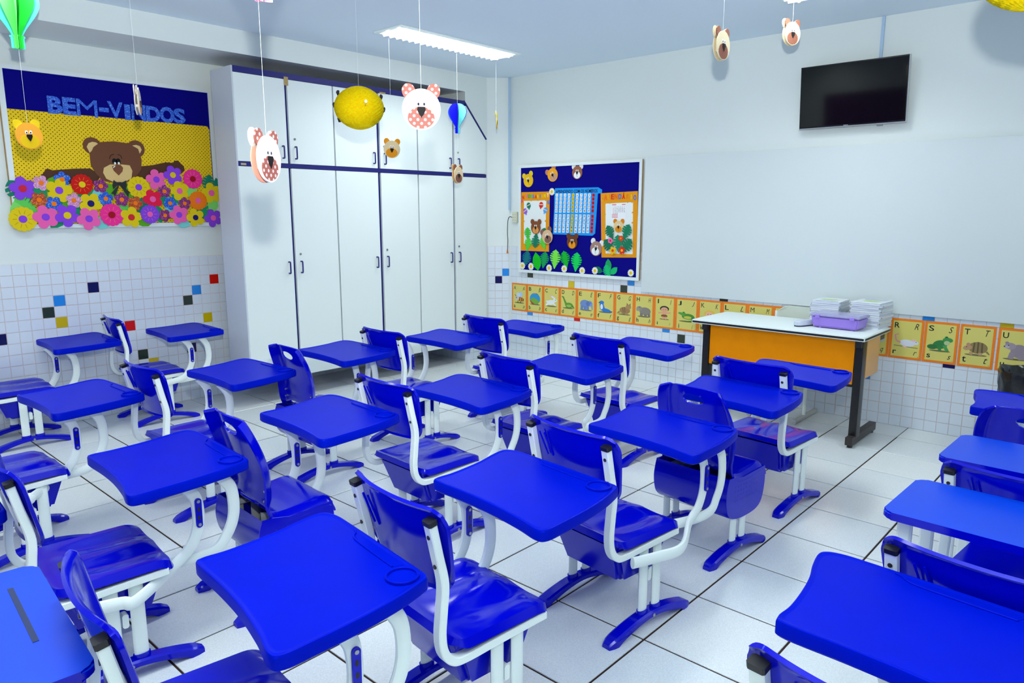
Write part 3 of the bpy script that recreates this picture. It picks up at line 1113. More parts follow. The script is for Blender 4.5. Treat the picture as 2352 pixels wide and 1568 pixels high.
# ------------------------------------------------------------------ teacher's table and what stands on it
DWOOD = mat('orange_wood_laminate', (238, 142, 0), .45, .12, noise=.10, nscale=9)
tt = thing('teacher_table', 'white-topped teacher\'s table with orange wood front panel and black legs', 'table', (-2.1, 5.38, 0))
ZT_ = .77
bm = bmesh.new()
box(bm, (-2.722, 5.09, ZT_-.030), (-1.447, 5.69, ZT_-.003), 1, bev=.006)
box(bm, (-2.716, 5.096, ZT_-.004), (-1.453, 5.684, ZT_), 0)
obj('table_top', bm, [WHITE, BLACKP], tt)
bm = bmesh.new()
box(bm, (-2.585, 5.14, .43), (-1.52, 5.158, ZT_-.03))
obj('front_panel', bm, DWOOD, tt)
bm = bmesh.new()
box(bm, (-2.585, 5.138, .412), (-1.52, 5.160, .430))
obj('panel_edge', bm, BLACKP, tt)
for x in (-2.615, -1.488):
    bm = bmesh.new()
    box(bm, (x-.026, 5.13, .06), (x+.026, 5.21, ZT_-.03), bev=.004)
    l = obj('leg', bm, mat('black_steel', (20, 19, 20), .35), tt)
    bm = bmesh.new()
    box(bm, (x-.024, 5.065, .018), (x+.024, 5.60, .075), bev=.006)
    for yy in (5.10, 5.565):
        cyl(bm, (x, yy, 0), .018, .02, k=10)
    obj('foot', bm, mat('worn_black_steel', (52, 46, 44), .45), l)
    bm = bmesh.new()
    box(bm, (x-.022, 5.10, ZT_-.075), (x+.022, 5.62, ZT_-.03), bev=.004)
    obj('top_bracket', bm, BLACKP, l)
bm = bmesh.new()
box(bm, (-1.90, 5.214, .47), (-1.459, 5.49, .735), bev=.002)
obj('drawer_box', bm, mat('pale_wood_laminate', (226, 170, 104), .45, noise=.08, nscale=10), tt)

LILAC = mat('lilac_plastic', (158, 128, 228), .35, noise=.03)
pb = thing('lunch_box', 'lilac plastic box with clear lid at the front of the teacher\'s table', 'box', (-1.72, 5.405, ZT_))
rz = R_(-2.5)
def rbox(bm, w0, d0, w1, d1, z0, z1, bev):
    c, s = math.cos(rz), math.sin(rz)
    def q(w, d, z):
        return [bm.verts.new((-1.72+a*c-b*s, 5.405+a*s+b*c, z)) for a, b in ((-w, -d), (w, -d), (w, d), (-w, d))]
    A, B = q(w0, d0, z0), q(w1, d1, z1)
    bm.faces.new(A[::-1])
    bm.faces.new(B)
    for i in range(4):
        bm.faces.new((A[i], A[(i+1) % 4], B[(i+1) % 4], B[i]))
    bmesh.ops.bevel(bm, geom=[e for e in bm.edges], offset=bev, segments=3, affect='EDGES')
bm = bmesh.new()
rbox(bm, .158, .085, .168, .097, ZT_+.006, ZT_+.09, .012)
for a in (-.11, .11):
    for b in (-.06, .06):
        cyl(bm, (-1.72+a, 5.405+b, ZT_), .012, .008, k=8)
obj('box_body', bm, LILAC, pb)
bm = bmesh.new()
rbox(bm, .176, .105, .172, .101, ZT_+.086, ZT_+.106, .006)
obj('lid', bm, mat('clear_lilac_lid', (196, 196, 240), .18, trans=.35), pb)
for a in (-.12, .12):
    bm = bmesh.new()
    box(bm, (-1.72+a-.016, 5.405-.112-a*.04, ZT_+.074), (-1.72+a+.016, 5.405-.100-a*.04, ZT_+.096), bev=.003)
    obj('lid_clip', bm, LILAC, pb)

er = thing('board_eraser', 'rounded pale grey board eraser beside the lilac box', 'eraser', (-1.95, 5.33, ZT_))
bm = bmesh.new()
def erz(bm, z0, z1, s):
    a = Vector((.052, .137, 0)).normalized()
    b = Vector((-a.y, a.x, 0))
    pts = [Vector((-1.945, 5.335, 0))+a*(.085*s*math.copysign(abs(math.cos(t))**.6, math.cos(t)))+b*(.032*s*math.copysign(abs(math.sin(t))**.6, math.sin(t))) for t in [2*math.pi*i/24 for i in range(24)]]
    return [bm.verts.new((p.x, p.y, z)) for p in pts for z in (z0,)], [bm.verts.new((p.x, p.y, z1)) for p in pts]
A, B = erz(bm, ZT_+.010, ZT_+.034, 1)
C_ = [bm.verts.new(v.co*.86+Vector((-1.945, 5.335, ZT_+.05))*.14+Vector((0, 0, .0085))) for v in B]
for P_, Q_ in ((A, B), (B, C_)):
    for i in range(24):
        bm.faces.new((P_[i], P_[(i+1) % 24], Q_[(i+1) % 24], Q_[i]))
bm.faces.new(C_)
bm.faces.new(A[::-1])
obj('eraser_body', bm, mat('pale_grey_plastic', (196, 204, 222), .4), er)
bm = bmesh.new()
A, B = erz(bm, ZT_, ZT_+.010, .97)
for i in range(24):
    bm.faces.new((A[i], A[(i+1) % 24], B[(i+1) % 24], B[i]))
bm.faces.new(A[::-1])
bm.faces.new(B)
obj('felt_pad', bm, mat('eraser_felt', (60, 64, 84), .9), er)

# workbooks: each one a thing, in two stacks
COVER = mat('glossy_white_cover', (228, 234, 240), .25, .5)
PAGES = mat('workbook_pages', (214, 222, 236), .8, noise=.06, nscale=200)
CVART = mat('pale_green_cover_art', (186, 214, 150), .4)
SPBL = mat('lilac_spine_print', (110, 110, 190), .5)
ORD = ['topmost', 'second', 'third', 'fourth', 'fifth', 'sixth', 'seventh', 'eighth', 'ninth', 'tenth', 'eleventh', 'twelfth', 'thirteenth']
def book_meshes():
    w, d, h = .205, .275, .0135
    bm = bmesh.new()
    box(bm, (-w/2+.002, -d/2+.002, .0012), (w/2-.002, d/2-.002, h-.0012))
    pg = finish('pages', bm)
    pg.materials.append(PAGES)
    bm = bmesh.new()
    box(bm, (-w/2, -d/2, 0), (w/2, d/2, .0012))
    box(bm, (-w/2, -d/2, h-.0012), (w/2, d/2, h))
    box(bm, (-w/2-.0006, -d/2, 0), (-w/2, d/2, h))
    F_ = Fr((0, 0, h), (1, 0, 0), (0, 1, 0), (0, 0, 1))
    prism(bm, F_, [(-.06, -.02), (-.02, -.06), (.05, -.05), (.07, .01), (.03, .05), (-.04, .04)], .0, .0003, 1)
    prism(bm, F_, [(-.08, .085), (.08, .085), (.08, .105), (-.08, .105)], .0, .0003, 2)
    Fd = Fr((-w/2-.0006, 0, 0), (0, -1, 0), (0, 0, 1), (-1, 0, 0))
    prism(bm, Fd, [(-.11, .003), (-.09, .003), (-.09, .0105), (-.11, .0105)], 0, .0003, 2)
    cv = finish('cover', bm)
    for m in (COVER, CVART, SPBL):
        cv.materials.append(m)
    return pg, cv, h
PG, CV, BH = book_meshes()
def stack(cx, cy, n, rot, where):
    z = ZT_
    for k in range(n):
        o = ORD[n-1-k]
        lb = 'white workbook, %s%s of the %s stack on the teacher\'s table' % (o, '' if n-1-k == 0 else ' from the top', where)
        t = thing('workbook', lb, 'book', (cx+random.uniform(-.006, .006), cy+random.uniform(-.006, .006), z), rot+R_(random.uniform(-2.5, 2.5))+(math.pi if k % 3 == 2 else 0), 'white workbooks on the teacher\'s table')
        link('pages', PG, t)
        link('cover', CV, t)
        z += BH+.0007
stack(-1.580, 5.655, 13, R_(-3), 'right')
stack(-1.880, 5.660, 12, R_(4), 'left')

# teacher's chair tucked behind the table
tc = thing('teacher_chair', 'pale grey plastic chair tucked behind the teacher\'s table', 'chair', (-2.18, 5.6, 0))
PALE = mat('pale_grey_shell', (206, 216, 206), .4)
bm = bmesh.new()
def f_(s, t):
    w = .19*(1-.10*max(0, t)**3)
    cx = 1-.25*max(0, abs(t)-.6)**2/.16
    return (-2.165+w*s*cx, 5.805+.022*(1-s*s)+.012*t, .70+.145*t*(1-.15*max(0, abs(s)-.6)**2/.16))
grid_shell(bm, 16, 10, f_, .009)
obj('backrest', bm, PALE, tc)
bm = bmesh.new()
def g_(s, t):
    return (-2.165+.20*s, 5.56+.17*t, .45-.012*(1-s*s)*(1-t*t)-.02*max(0, -t-.7))
grid_shell(bm, 12, 12, g_, .010)
obj('seat', bm, PALE, tc)
WORN = mat('worn_cream_steel', (196, 198, 196), .5, noise=.1, nscale=20)
for x in (-2.345, -1.985):
    bm = bmesh.new()
    sweep(bm, [(x, 5.38, .018), (x, 5.83, .018)], .036, .034, (1, 0, 0))
    obj('foot', bm, WORN, tc)
    bm = bmesh.new()
    sweep(bm, [(x, 5.58, .03), (x, 5.58, .44)], .045, .024, (1, 0, 0), k=12)
    obj('leg', bm, STEEL, tc)
    bm = bmesh.new()
    sweep(bm, spline([(x, 5.42, .43), (x, 5.62, .43), (x, 5.76, .44), (x, 5.80, .50), (x, 5.806, .62), (x, 5.812, .80)], 5), .024, .02, (1, 0, 0))
    obj('seat_frame', bm, STEEL, tc)

# waste bin with a black bag
wb = thing('waste_bin', 'waste bin lined with a black plastic bag at the right edge', 'bin', (-.515, 5.46, 0))
BAG = mat('black_bag_film', (14, 14, 16), .22, .6, bump=.25, bscale=28)
bm = bmesh.new()
cyl(bm, (-.515, 5.46, 0), .16, .56, k=28, r2=.205)
obj('bin_body', bm, mat('black_bin_plastic', (24, 24, 28), .5), wb)
bm = bmesh.new()
n = 56
prof = [(.17, .30, .004), (.196, .36, .012), (.205, .45, .008), (.214, .53, .006), (.223, .600, .004), (.216, .622, .004), (.200, .600, .006), (.18, .50, .014), (.14, .40, .02)]
rg = []
for r, z, w in prof:
    rg.append([bm.verts.new((-.515+(r+w*math.sin(9*a+z*40)+w*.6*math.sin(17*a-z*60))*math.cos(a), 5.46+(r+w*math.sin(9*a+z*40)+w*.6*math.sin(17*a-z*60))*math.sin(a), z+.008*math.sin(5*a+z*9))) for a in [2*math.pi*i/n for i in range(n)]])
for a, b in zip(rg, rg[1:]):
    for i in range(n):
        bm.faces.new((a[i], a[(i+1) % n], b[(i+1) % n], b[i]))
obj('bin_bag', bm, BAG, wb, 60)
# ------------------------------------------------------------------ cut-out helpers for the boards
def flower5(cx, cy, r, rot=0, petals=5, deep=.42, n=60):
    out = []
    for i in range(n):
        t = 2*math.pi*i/n
        k = abs(math.cos(petals*(t-rot)/2))**.55
        q = r*(1-deep+deep*k)
        out.append((cx+q*math.cos(t), cy+q*math.sin(t)))
    return out
def scallop(cx, cy, r, k=16, n=96):
    return [(cx+r*(.92+.08*abs(math.cos(k*t/2))**.6)*math.cos(t), cy+r*(.92+.08*abs(math.cos(k*t/2))**.6)*math.sin(t)) for t in [2*math.pi*i/n for i in range(n)]]
def monstera(cx, cy, s, rot, slits=4):
    """deeply cut leaf outline, stem at its base"""
    half = []
    n = 44
    for i in range(n+1):
        t = i/n
        y = -.75+1.75*t
        w = .78*math.sin(math.pi*min(1, (t*.93+.10)))**.75
        ph = (t*slits*1.35) % 1
        if .10 < t < .86 and ph > .72:
            w *= .42
        half.append((w, y+.10*w))
    pts = [(.05, -1.25)]+[(max(.05, a), b) for a, b in half]+[(-max(.05, a), b) for a, b in half[::-1]]+[(-.05, -1.25)]
    return xf(pts, cx, cy, s, s, rot)
def cut(name, fr, pts, n0, th, m, parent, label=None):
    bm = bmesh.new()
    prism(bm, fr, pts, n0, n0+th)
    return obj(name, bm, m, parent, 30, label=label)

def bear_cut(fr, n, cx, cy, r, parent, head, ear, inner, muzzle, nose=(18, 14, 14), rot=0, squash=1.0, label=None, inner_mat=None, ear_mat=None, muz_mat=None):
    """flat foam bear face glued to a board: face > ears, muzzle, nose, eyes"""
    X = lambda p: xf(p, cx, cy, r, r, rot)
    th = .003
    n += .0004+.0001*(int(abs(cx)*1000) % 5)
    h = cut('bear_face', fr, X([(a*.92*squash, b*.95-.05) for a, b in ell(0, 0, 1, 1, 30)]), n+th, th, foam(head), parent, label)
    for s in (-1, 1):
        cut('ear', fr, X(ell(s*.68*squash, .80, .36, .40, 20)), n, th, ear_mat or foam(ear), h)
        if inner:
            cut('ear_inner', fr, X(ell(s*.66*squash, .74, .22, .24, 16)), n+th, .0004, inner_mat or foam(inner), h)
    cut('muzzle', fr, X(ell(0, -.42, .60*squash, .50, 26)), n+2*th, .0015, muz_mat or foam(muzzle), h)
    cut('nose', fr, X([(-.20, -.05), (-.12, .08), (.12, .08), (.20, -.05), (.10, -.24), (0, -.40), (-.10, -.24)]), n+2*th+.0015, .0015, foam(nose), h)
    for s in (-1, 1):
        cut('eye', fr, X(ell(s*.15, .22, .11, .15, 14)), n+2*th, .0008, foam((245, 245, 245)), h)
        cut('pupil', fr, X(ell(s*.12, .17, .055, .075, 10)), n+2*th+.0008, .0006, foam((12, 12, 14)), h)
    bm = bmesh.new()
    w = .022
    pts = X([(0, -.40), (0, -.60), (.12, -.70)])
    sweep(bm, [fr.P(u, v, n+2*th+.0018) for u, v in pts], r*.03, .0012, tuple(fr.n))
    obj('mouth', bm, foam((60, 34, 30)), h)
    return h

# ------------------------------------------------------------------ welcome board on the left wall
lc = crop(0, 120, .28067)
def LB(a, b):
    p = at(*lc(a, b), 0, -6.085)
    return p.y, p.z
def LR(a, b, r):
    """size in metres of r crop pixels there, measured upright"""
    return abs(LB(a, b-r)[1]-LB(a, b+r)[1])/2
wb_ = thing('welcome_board', 'welcome bulletin board with brown bear, glitter lettering and paper flowers', 'bulletin board', (XL, 2.22, 1.48))
U0, U1, V0, V1 = 1.468, 2.975, 1.476, 2.594
N0 = .010
bm = bmesh.new()
fbox(bm, FL, U0+.02, U1-.02, V0+.02, V1-.02, N0, .026)
obj('felt_panel', bm, CORK, wb_)
for a in ((U0, U1, V1-.030, V1), (U0, U1, V0, V0+.030), (U0, U0+.034, V0+.030, V1-.030), (U1-.034, U1, V0+.030, V1-.030)):
    bm = bmesh.new()
    fbox(bm, FL, a[0], a[1], a[2], a[3], N0, .036)
    obj('frame_strip', bm, FRAMEW, wb_)
bm = bmesh.new()
fbox(bm, FL, U0-.004, U0, V0, V1, N0, .030)
obj('raw_edge', bm, WOODE, wb_)
YEL = dots('yellow_dotted_fabric', (240, 202, 0), (70, 52, 8), .0290, .0037, (1, 2), .8)
bm = bmesh.new()
prism(bm, FL, [(U0+.036, V0+.032), (U1-.040, V0+.032), (U1-.040, 2.27), (U1-.055, 2.296), (U0+.034, 2.298)], .026, .0275)
obj('dotted_paper', bm, YEL, wb_)
GLB = glitter('blue_glitter_foam', (22, 92, 232), (150, 210, 255))
for ch, a0, a1, b0, b1 in (('B', 390, 512, 360, 502), ('E', 515, 622, 371, 513), ('M', 630, 797, 387, 527), ('-', 818, 886, 453, 488), ('V', 884, 1008, 405, 543), ('I', 1022, 1066, 427, 553), ('N', 1078, 1190, 428, 562), ('D', 1198, 1312, 442, 568), ('O', 1310, 1426, 446, 578), ('S', 1424, 1516, 460, 582)):
    (u0, v1), (u1, v0) = LB(a0, b0), LB(a1, b1)
    va, vb = LB((a0+a1)/2, b0)[1], LB((a0+a1)/2, b1)[1]
    bm = bmesh.new()
    text(bm, FL, ch, u0-.006, vb, u1+.006, va, .0279, .005, bold=dict(M=0, N=.015, V=.02).get(ch, .045))
    obj('letter', bm, GLB, wb_, 20)
BRN, TAN, DBR = (112, 70, 48), (222, 190, 128), (84, 52, 36)
# arms, head and bow of the big bear
def LP(pts):
    return [LB(a, b) for a, b in pts]
arm1 = [(740, 950), (600, 952), (430, 965), (405, 955), (375, 955), (360, 985), (335, 1010), (350, 1060), (500, 1075), (780, 1080), (830, 1010)]
arm2 = [(1120, 935), (1240, 925), (1360, 900), (1420, 905), (1428, 888), (1460, 885), (1475, 905), (1505, 930), (1515, 965), (1490, 990), (1400, 1000), (1300, 1000), (1180, 1060), (1080, 1050)]
for a in (arm1, arm2):
    cut('bear_arm', FL, LP(a), .0275, .003, foam(DBR), wb_)
hd = cut('bear_head', FL, LP([(820, 735), (930, 728), (1050, 745), (1130, 790), (1160, 880), (1155, 960), (1110, 1020), (1040, 1060), (950, 1068), (860, 1055), (790, 1000), (745, 925), (735, 840), (765, 775)]), .0312, .004, foam(BRN), wb_)
for ex, ey, sx in ((755, 765, 1), (1115, 790, -1)):
    u, v = LB(ex, ey)
    r = LR(ex, ey, 70)
    cut('ear', FL, ell(u, v, r, r, 24), .0275, .0036, foam(BRN), hd)
    cut('ear_inner', FL, [LB(ex+d[0]*sx, ey+d[1]) for d in ((-45, 8), (-30, -22), (0, -33), (30, -28), (48, -16), (10, 25), (-20, 58))], .0312, .0034, foam(TAN), hd)
cut('muzzle', FL, LP([(850, 945), (900, 918), (1000, 918), (1060, 925), (1082, 970), (1075, 1030), (1020, 1062), (930, 1062), (870, 1035), (843, 985)]), .0352, .003, foam(TAN), hd)
cut('nose', FL, LP([(915, 935), (950, 918), (985, 922), (1005, 945), (1000, 975), (970, 1008), (930, 970)]), .0382, .003, foam((124, 76, 52)), hd)
cut('nose_glint', FL, LP([(920, 948), (930, 930), (945, 928), (930, 945)]), .0412, .0006, foam((240, 236, 230)), hd)
for ex in (937, 968):
    u, v = LB(ex, 893)
    r = LR(ex, 893, 25)
    cut('eye', FL, ell(u, v, r*.75, r, 16), .0352, .001, foam((14, 12, 12)), hd)
    cut('eye_glint', FL, ell(u+.002, v-r*.6, r*.34, r*.42, 10), .0362, .0006, foam((240, 240, 240)), hd)
for pts in ([(895, 872), (905, 845), (932, 833)], [(962, 836), (985, 845), (998, 872)]):
    bm = bmesh.new()
    sweep(bm, spline([FL.P(*LB(a, b), .036) for a, b in pts], 5), .005, .0015, (1, 0, 0))
    obj('brow', bm, foam((40, 26, 22)), hd)
BOW = mat('black_satin_ribbon', (22, 22, 26), .3, .6)
bw = cut('bow', FL, LP([(960, 1062), (985, 1062), (988, 1092), (958, 1092)]), .046, .006, BOW, wb_)
for pts in ([(958, 1070), (925, 1045), (915, 1085), (922, 1120), (958, 1088)], [(985, 1070), (1028, 1048), (1032, 1090), (1025, 1118), (985, 1088)], [(960, 1090), (905, 1155), (925, 1160), (935, 1180), (968, 1100)], [(978, 1092), (1045, 1185), (1050, 1150), (1065, 1150), (992, 1090)]):
    cut('ribbon_loop', FL, LP(pts), .0455, .004, BOW, bw)
# foliage, then the flowers, each on its own level
GRN = [(18, 128, 106), (96, 206, 92), (88, 168, 28), (22, 150, 100), (120, 214, 214), (128, 220, 110)]
LEAF = [(130, 1130, 120, .5, 0, 3), (220, 1180, 95, -.6, 0, 1), (205, 1250, 115, .9, 1, 4), (140, 1300, 90, .2, 5, 1), (420, 1080, 80, -.4, 2, 1), (330, 1140, 90, .3, 3, 1), (520, 1200, 110, .3, 3, 1), (470, 1380, 90, -.8, 3, 1), (700, 1150, 110, -.4, 3, 1), (620, 1290, 90, .8, 3, 1), (560, 1230, 80, -.5, 2, 1), (800, 1180, 80, .2, 4, 1), (830, 1395, 90, 1.4, 4, 1), (910, 1130, 80, .6, 2, 1), (1010, 1300, 100, .2, 1, 1), (1060, 1130, 90, -.5, 2, 1), (1150, 1250, 110, .5, 0, 1), (1190, 1375, 90, -1.2, 2, 1), (1290, 1320, 90, .3, 3, 1), (1330, 1170, 100, -.3, 3, 1), (1400, 1260, 100, .4, 4, 1), (1490, 1390, 80, 1.2, 4, 1), (1560, 1130, 90, .2, 5, 1), (1700, 1070, 90, -.3, 0, 4), (1660, 1290, 110, .4, 3, 4), (1740, 1250, 80, -.2, 5, 1), (1780, 1080, 60, .3, 0, 1), (1450, 1180, 80, .2, 3, 1)]
for i, (a, b, r, ro, g, sl) in enumerate(LEAF):
    u, v = LB(a, b)
    q = LR(a, b, r)*.8
    pts = monstera(u, v, q, ro, sl) if sl > 1 else xf([(0, -1.1), (.5, -.6), (.72, 0), (.55, .55), (0, 1.15), (-.55, .55), (-.72, 0), (-.5, -.6)], u, v, q, q, ro)
    cut('leaf', FL, pts, .0365+.0002*i, .0012, foam(GRN[g]), wb_, label='teal leaf' if g == 0 else None)
P5, SC_ = 'five', 'scallop'
PURP, PINK, HOT, YELF, ORA, RED_, CRIM, DKR, NVY = (136, 64, 222), (240, 96, 176), (244, 44, 150), (226, 200, 16), (246, 124, 12), (206, 18, 14), (230, 20, 70), (160, 6, 26), (26, 20, 110)
G_PINK, G_BLUE, G_MAG, G_OR = ('gpink', (226, 150, 204), (255, 225, 245)), ('gblue', (10, 84, 222), (130, 200, 255)), ('gmag', (130, 14, 110), (240, 130, 230)), ('gor', (196, 66, 10), (255, 180, 90))
FLOW = [(183, 1115, 95, P5, PURP, (206, 36, 60)), (333, 1070, 62, P5, G_PINK, ORA), (505, 1040, 62, P5, G_BLUE, ORA), (668, 1082, 82, SC_, RED_, YELF), (480, 1130, 97, P5, YELF, PURP), (820, 1095, 58, P5, G_MAG, ORA), (1130, 1105, 86, SC_, YELF, PURP), (1275, 1042, 82, P5, PINK, PURP), (1410, 1005, 76, P5, PURP, YELF), (1572, 1037, 78, SC_, HOT, DKR), (1465, 1135, 78, P5, YELF, PINK), (1340, 1138, 52, P5, G_MAG, ORA), (1245, 1202, 78, P5, CRIM, PINK), (1725, 1152, 82, P5, YELF, PINK), (1615, 1213, 74, SC_, ORA, PINK), (315, 1208, 62, P5, G_OR, ORA), (437, 1240, 62, P5, G_BLUE, ORA), (600, 1212, 60, P5, G_PINK, ORA), (738, 1238, 87, P5, YELF, NVY), (860, 1198, 57, P5, G_BLUE, ORA), (990, 1205, 57, P5, G_MAG, ORA), (1102, 1235, 57, P5, G_OR, ORA), (1385, 1235, 53, P5, G_BLUE, ORA), (1505, 1237, 50, P5, G_MAG, ORA), (182, 1365, 99, SC_, YELF, PURP), (368, 1348, 94, P5, PINK, PURP), (545, 1335, 92, P5, PURP, YELF), (722, 1362, 90, P5, PINK, PURP), (908, 1330, 89, SC_, HOT, DKR), (1068, 1350, 84, P5, YELF, (206, 40, 50)), (1220, 1325, 74, SC_, PURP, PINK), (1343, 1335, 50, P5, G_MAG, ORA), (1458, 1330, 77, P5, PINK, PURP), (1592, 1352, 73, P5, YELF, NVY), (1737, 1355, 73, P5, PURP, PINK)]
for i, (a, b, r, kd, c, cc) in enumerate(FLOW):
    u, v = LB(a, b)
    q = LR(a, b, r)*1.04
    m = glitter(*c) if isinstance(c[0], str) else foam(c)
    n = .0428+.0003*i
    pts = flower5(u, v, q, random.uniform(0, 6)) if kd == P5 else scallop(u, v, q)
    f = cut('flower', FL, pts, n, .0022, m, wb_)
    cut('flower_center', FL, ell(u, v, q*.30, q*.30, 18), n+.0022, .002, foam(cc), f)
    if kd == SC_:
        for k in range(10):
            t = 2*math.pi*k/10
            bm = bmesh.new()
            sweep(bm, [FL.P(u+q*.42*math.cos(t), v+q*.42*math.sin(t), n+.0023), FL.P(u+q*.72*math.cos(t), v+q*.72*math.sin(t), n+.0023)], .0022, .0008, (1, 0, 0))
            obj('petal_line', bm, foam((150, 110, 10) if c == YELF else (235, 150, 60)), f)

# ------------------------------------------------------------------ numbers board on the front wall
rc = crop(1120, 340, .2168)
def RB(a, b):
    p = at(*rc(a, b), 1, YB-.034)
    return p.x, p.z
def RBs(pts):
    return [RB(a, b) for a, b in pts]
def RR(a, b, r):
    return abs(RB(a, b-r)[1]-RB(a, b+r)[1])/2
nb = thing('numbers_board', 'navy bulletin board with number chart, calendar poster and small bear faces', 'bulletin board', (-4.45, YB, .952))
U0, U1, V0, V1 = -5.204, -3.690, .953, 2.073
bm = bmesh.new()
fbox(bm, FB, U0+.02, U1-.02, V0+.02, V1-.02, N0+.002, .030)
obj('felt_panel', bm, CORK, nb)
for a in ((U0, U1, V1-.028, V1), (U0, U1, V0, V0+.030), (U0, U0+.028, V0+.030, V1-.028), (U1-.028, U1, V0+.030, V1-.028)):
    bm = bmesh.new()
    fbox(bm, FB, a[0], a[1], a[2], a[3], .034, .042)
    obj('frame_strip', bm, FRAMEW, nb)
bm = bmesh.new()
fbox(bm, FB, U0+.002, U1-.002, V0+.002, V0+.02, N0+.002, .034)
fbox(bm, FB, U0+.002, U1-.002, V1-.02, V1-.002, N0+.002, .034)
fbox(bm, FB, U1-.02, U1-.001, V0+.02, V1-.02, N0+.002, .034)
fbox(bm, FB, U0+.001, U0+.02, V0+.02, V1-.02, N0+.002, .034)
obj('wooden_rim', bm, WOODE, nb)
NN = .030
ORP = foam((232, 152, 14))
PAPW = mat('white_paper', (232, 238, 240), .8, .2)
INK = mat('black_print', (18, 16, 20), .7)
# birthday poster
bp = cut('birthday_poster', FB, RBs([(358, 467), (657, 460), (648, 1097), (340, 1085)]), NN, .003, ORP, nb)
cut('white_sheet', FB, RBs([(385, 560), (620, 553), (612, 1010), (383, 1010)]), NN+.003, .001, PAPW, bp)
LC = [(240, 60, 150), (226, 30, 36), (250, 150, 20), (240, 110, 190), (40, 170, 80), (60, 190, 90), (30, 140, 230), (230, 40, 40), (250, 200, 20), (30, 150, 230), (240, 190, 20), (230, 220, 30), (245, 245, 245), (40, 130, 240)]
for (ch, a, b), c in zip((('A', 366, 560), ('N', 376, 522), ('I', 397, 512), ('V', 414, 510), ('E', 438, 510), ('R', 461, 510), ('S', 485, 512), ('A', 510, 514), ('R', 535, 513), ('I', 557, 511), ('A', 578, 509), ('N', 606, 505), ('T', 638, 500), ('E', 645, 572)), LC):
    u, v = RB(a, b)
    r = RR(a, b, 20)
    bm = bmesh.new()
    w = r*(.2 if ch == 'I' else .66)
    text(bm, FB, ch, u-w, v-r, u+w, v+r, NN+.003, .003, bold=.02)
    obj('letter', bm, foam(c), bp, 20)
for (a, b, c, ro) in ((436, 612, (20, 120, 90), .2), (567, 606, (214, 40, 24), -.2), (612, 662, (90, 160, 230), -.5), (400, 672, (150, 96, 206), .4)):
    u, v = RB(a, b)
    r = RR(a, b, 36)
    g = cut('paper_balloon', FB, xf([(0, -1.15), (.28, -1.0), (.12, -.9), (.7, -.4), (.85, .2), (.5, .85), (0, 1.0), (-.5, .85), (-.85, .2), (-.7, -.4), (-.12, -.9), (-.28, -1.0)], u, v, r, r, ro), NN+.004, .002, foam(c), bp)
    cut('name_strip', FB, xf([(-.75, -.02), (.75, .2), (.75, .45), (-.75, .22)], u, v, r, r, ro), NN+.006, .0006, foam((236, 210, 196)), g)
def green_leaf(a, b, r, rot, c, par, n, sl=4):
    u, v = RB(a, b)
    q = RR(a, b, r)
    return cut('leaf', FB, monstera(u, v, q, rot, sl), n, .0025, foam(c), par)
for k, (a, b, r, ro, c) in enumerate(((425, 900, 62, .1, (70, 190, 60)), (430, 1010, 66, -.2, (84, 206, 66)), (590, 1000, 62, .3, (84, 206, 66)), (595, 890, 50, -.4, (24, 130, 90)), (510, 985, 74, 3.0, (20, 124, 92)))):
    green_leaf(a, b, r, ro, c, bp, NN+.004+.0006*k)
bear_cut(FB, NN+.0075, *RB(515, 838), RR(515, 838, 72), nb, (132, 76, 44), (132, 76, 44), None, (222, 150, 80), label='brown bear face on the birthday poster')
# calendar poster
cp = cut('calendar_poster', FB, RBs([(1197, 478), (1590, 455), (1586, 1160), (1206, 1158)]), NN, .003, ORP, nb)
cut('white_sheet', FB, RBs([(1248, 588), (1540, 572), (1536, 1124), (1250, 1115)]), NN+.003, .001, PAPW, cp)
LC = [(240, 170, 20), (250, 110, 30), (240, 170, 20), (226, 40, 40), (250, 100, 30), (60, 110, 220), (220, 30, 40), (244, 140, 20), (240, 200, 30), (30, 110, 230), (244, 150, 20)]
for (ch, a, b), c in zip((('C', 1218, 540), ('A', 1250, 523), ('L', 1290, 517), ('E', 1323, 515), ('N', 1360, 512), ('D', 1402, 512), ('Á', 1440, 505), ('R', 1483, 512), ('I', 1523, 516), ('O', 1560, 523)), LC):
    u, v = RB(a, b)
    r = RR(a, b, 27 if ch != 'Á' else 34)
    bm = bmesh.new()
    w = RR(a, b, 6 if ch == 'I' else 18)
    text(bm, FB, ch, u-w, v-r, u+w, v+r, NN+.003, .003, bold=.02)
    obj('letter', bm, foam(c), cp, 20)
for a, b in ((1245, 590), (1295, 580), (1483, 572), (1531, 572), (1245, 702), (1535, 682), (1243, 805), (1533, 790)):
    u, v = RB(a, b)
    cut('round_pin', FB, ell(u, v, RR(a, b, 9), n=12), NN+.004, .002, foam((214, 160, 70)), cp)
for a, b in ((462, 555), (535, 552), (615, 552), (385, 775), (612, 772)):
    u, v = RB(a, b)
    cut('round_pin', FB, ell(u, v, RR(a, b, 9), n=12), NN+.004, .002, foam((214, 160, 70)), bp)
cs = cut('calendar_sheet', FB, RBs([(1312, 590), (1470, 582), (1470, 748), (1312, 752)]), NN+.004, .002, mat('calendar_paper', (238, 240, 246), .7), cp)
bm = bmesh.new()
k = 0
for r in range(5):
    for c in range(7):
        k += 1
        if k > 31 or (r == 0 and c < 0):
            continue
        u, v = RB(1333+19.5*c, 622+17*r)
        w = RR(1333, 622, 6)
        text(bm, FB, str(k), u-w*1.2, v-w, u+w*1.2, v+w, NN+.0064, mi=1 if c == 0 else 0, keep=True)
obj('dates', bm, [INK, mat('red_print', (200, 30, 40), .7)], cs)
bm = bmesh.new()
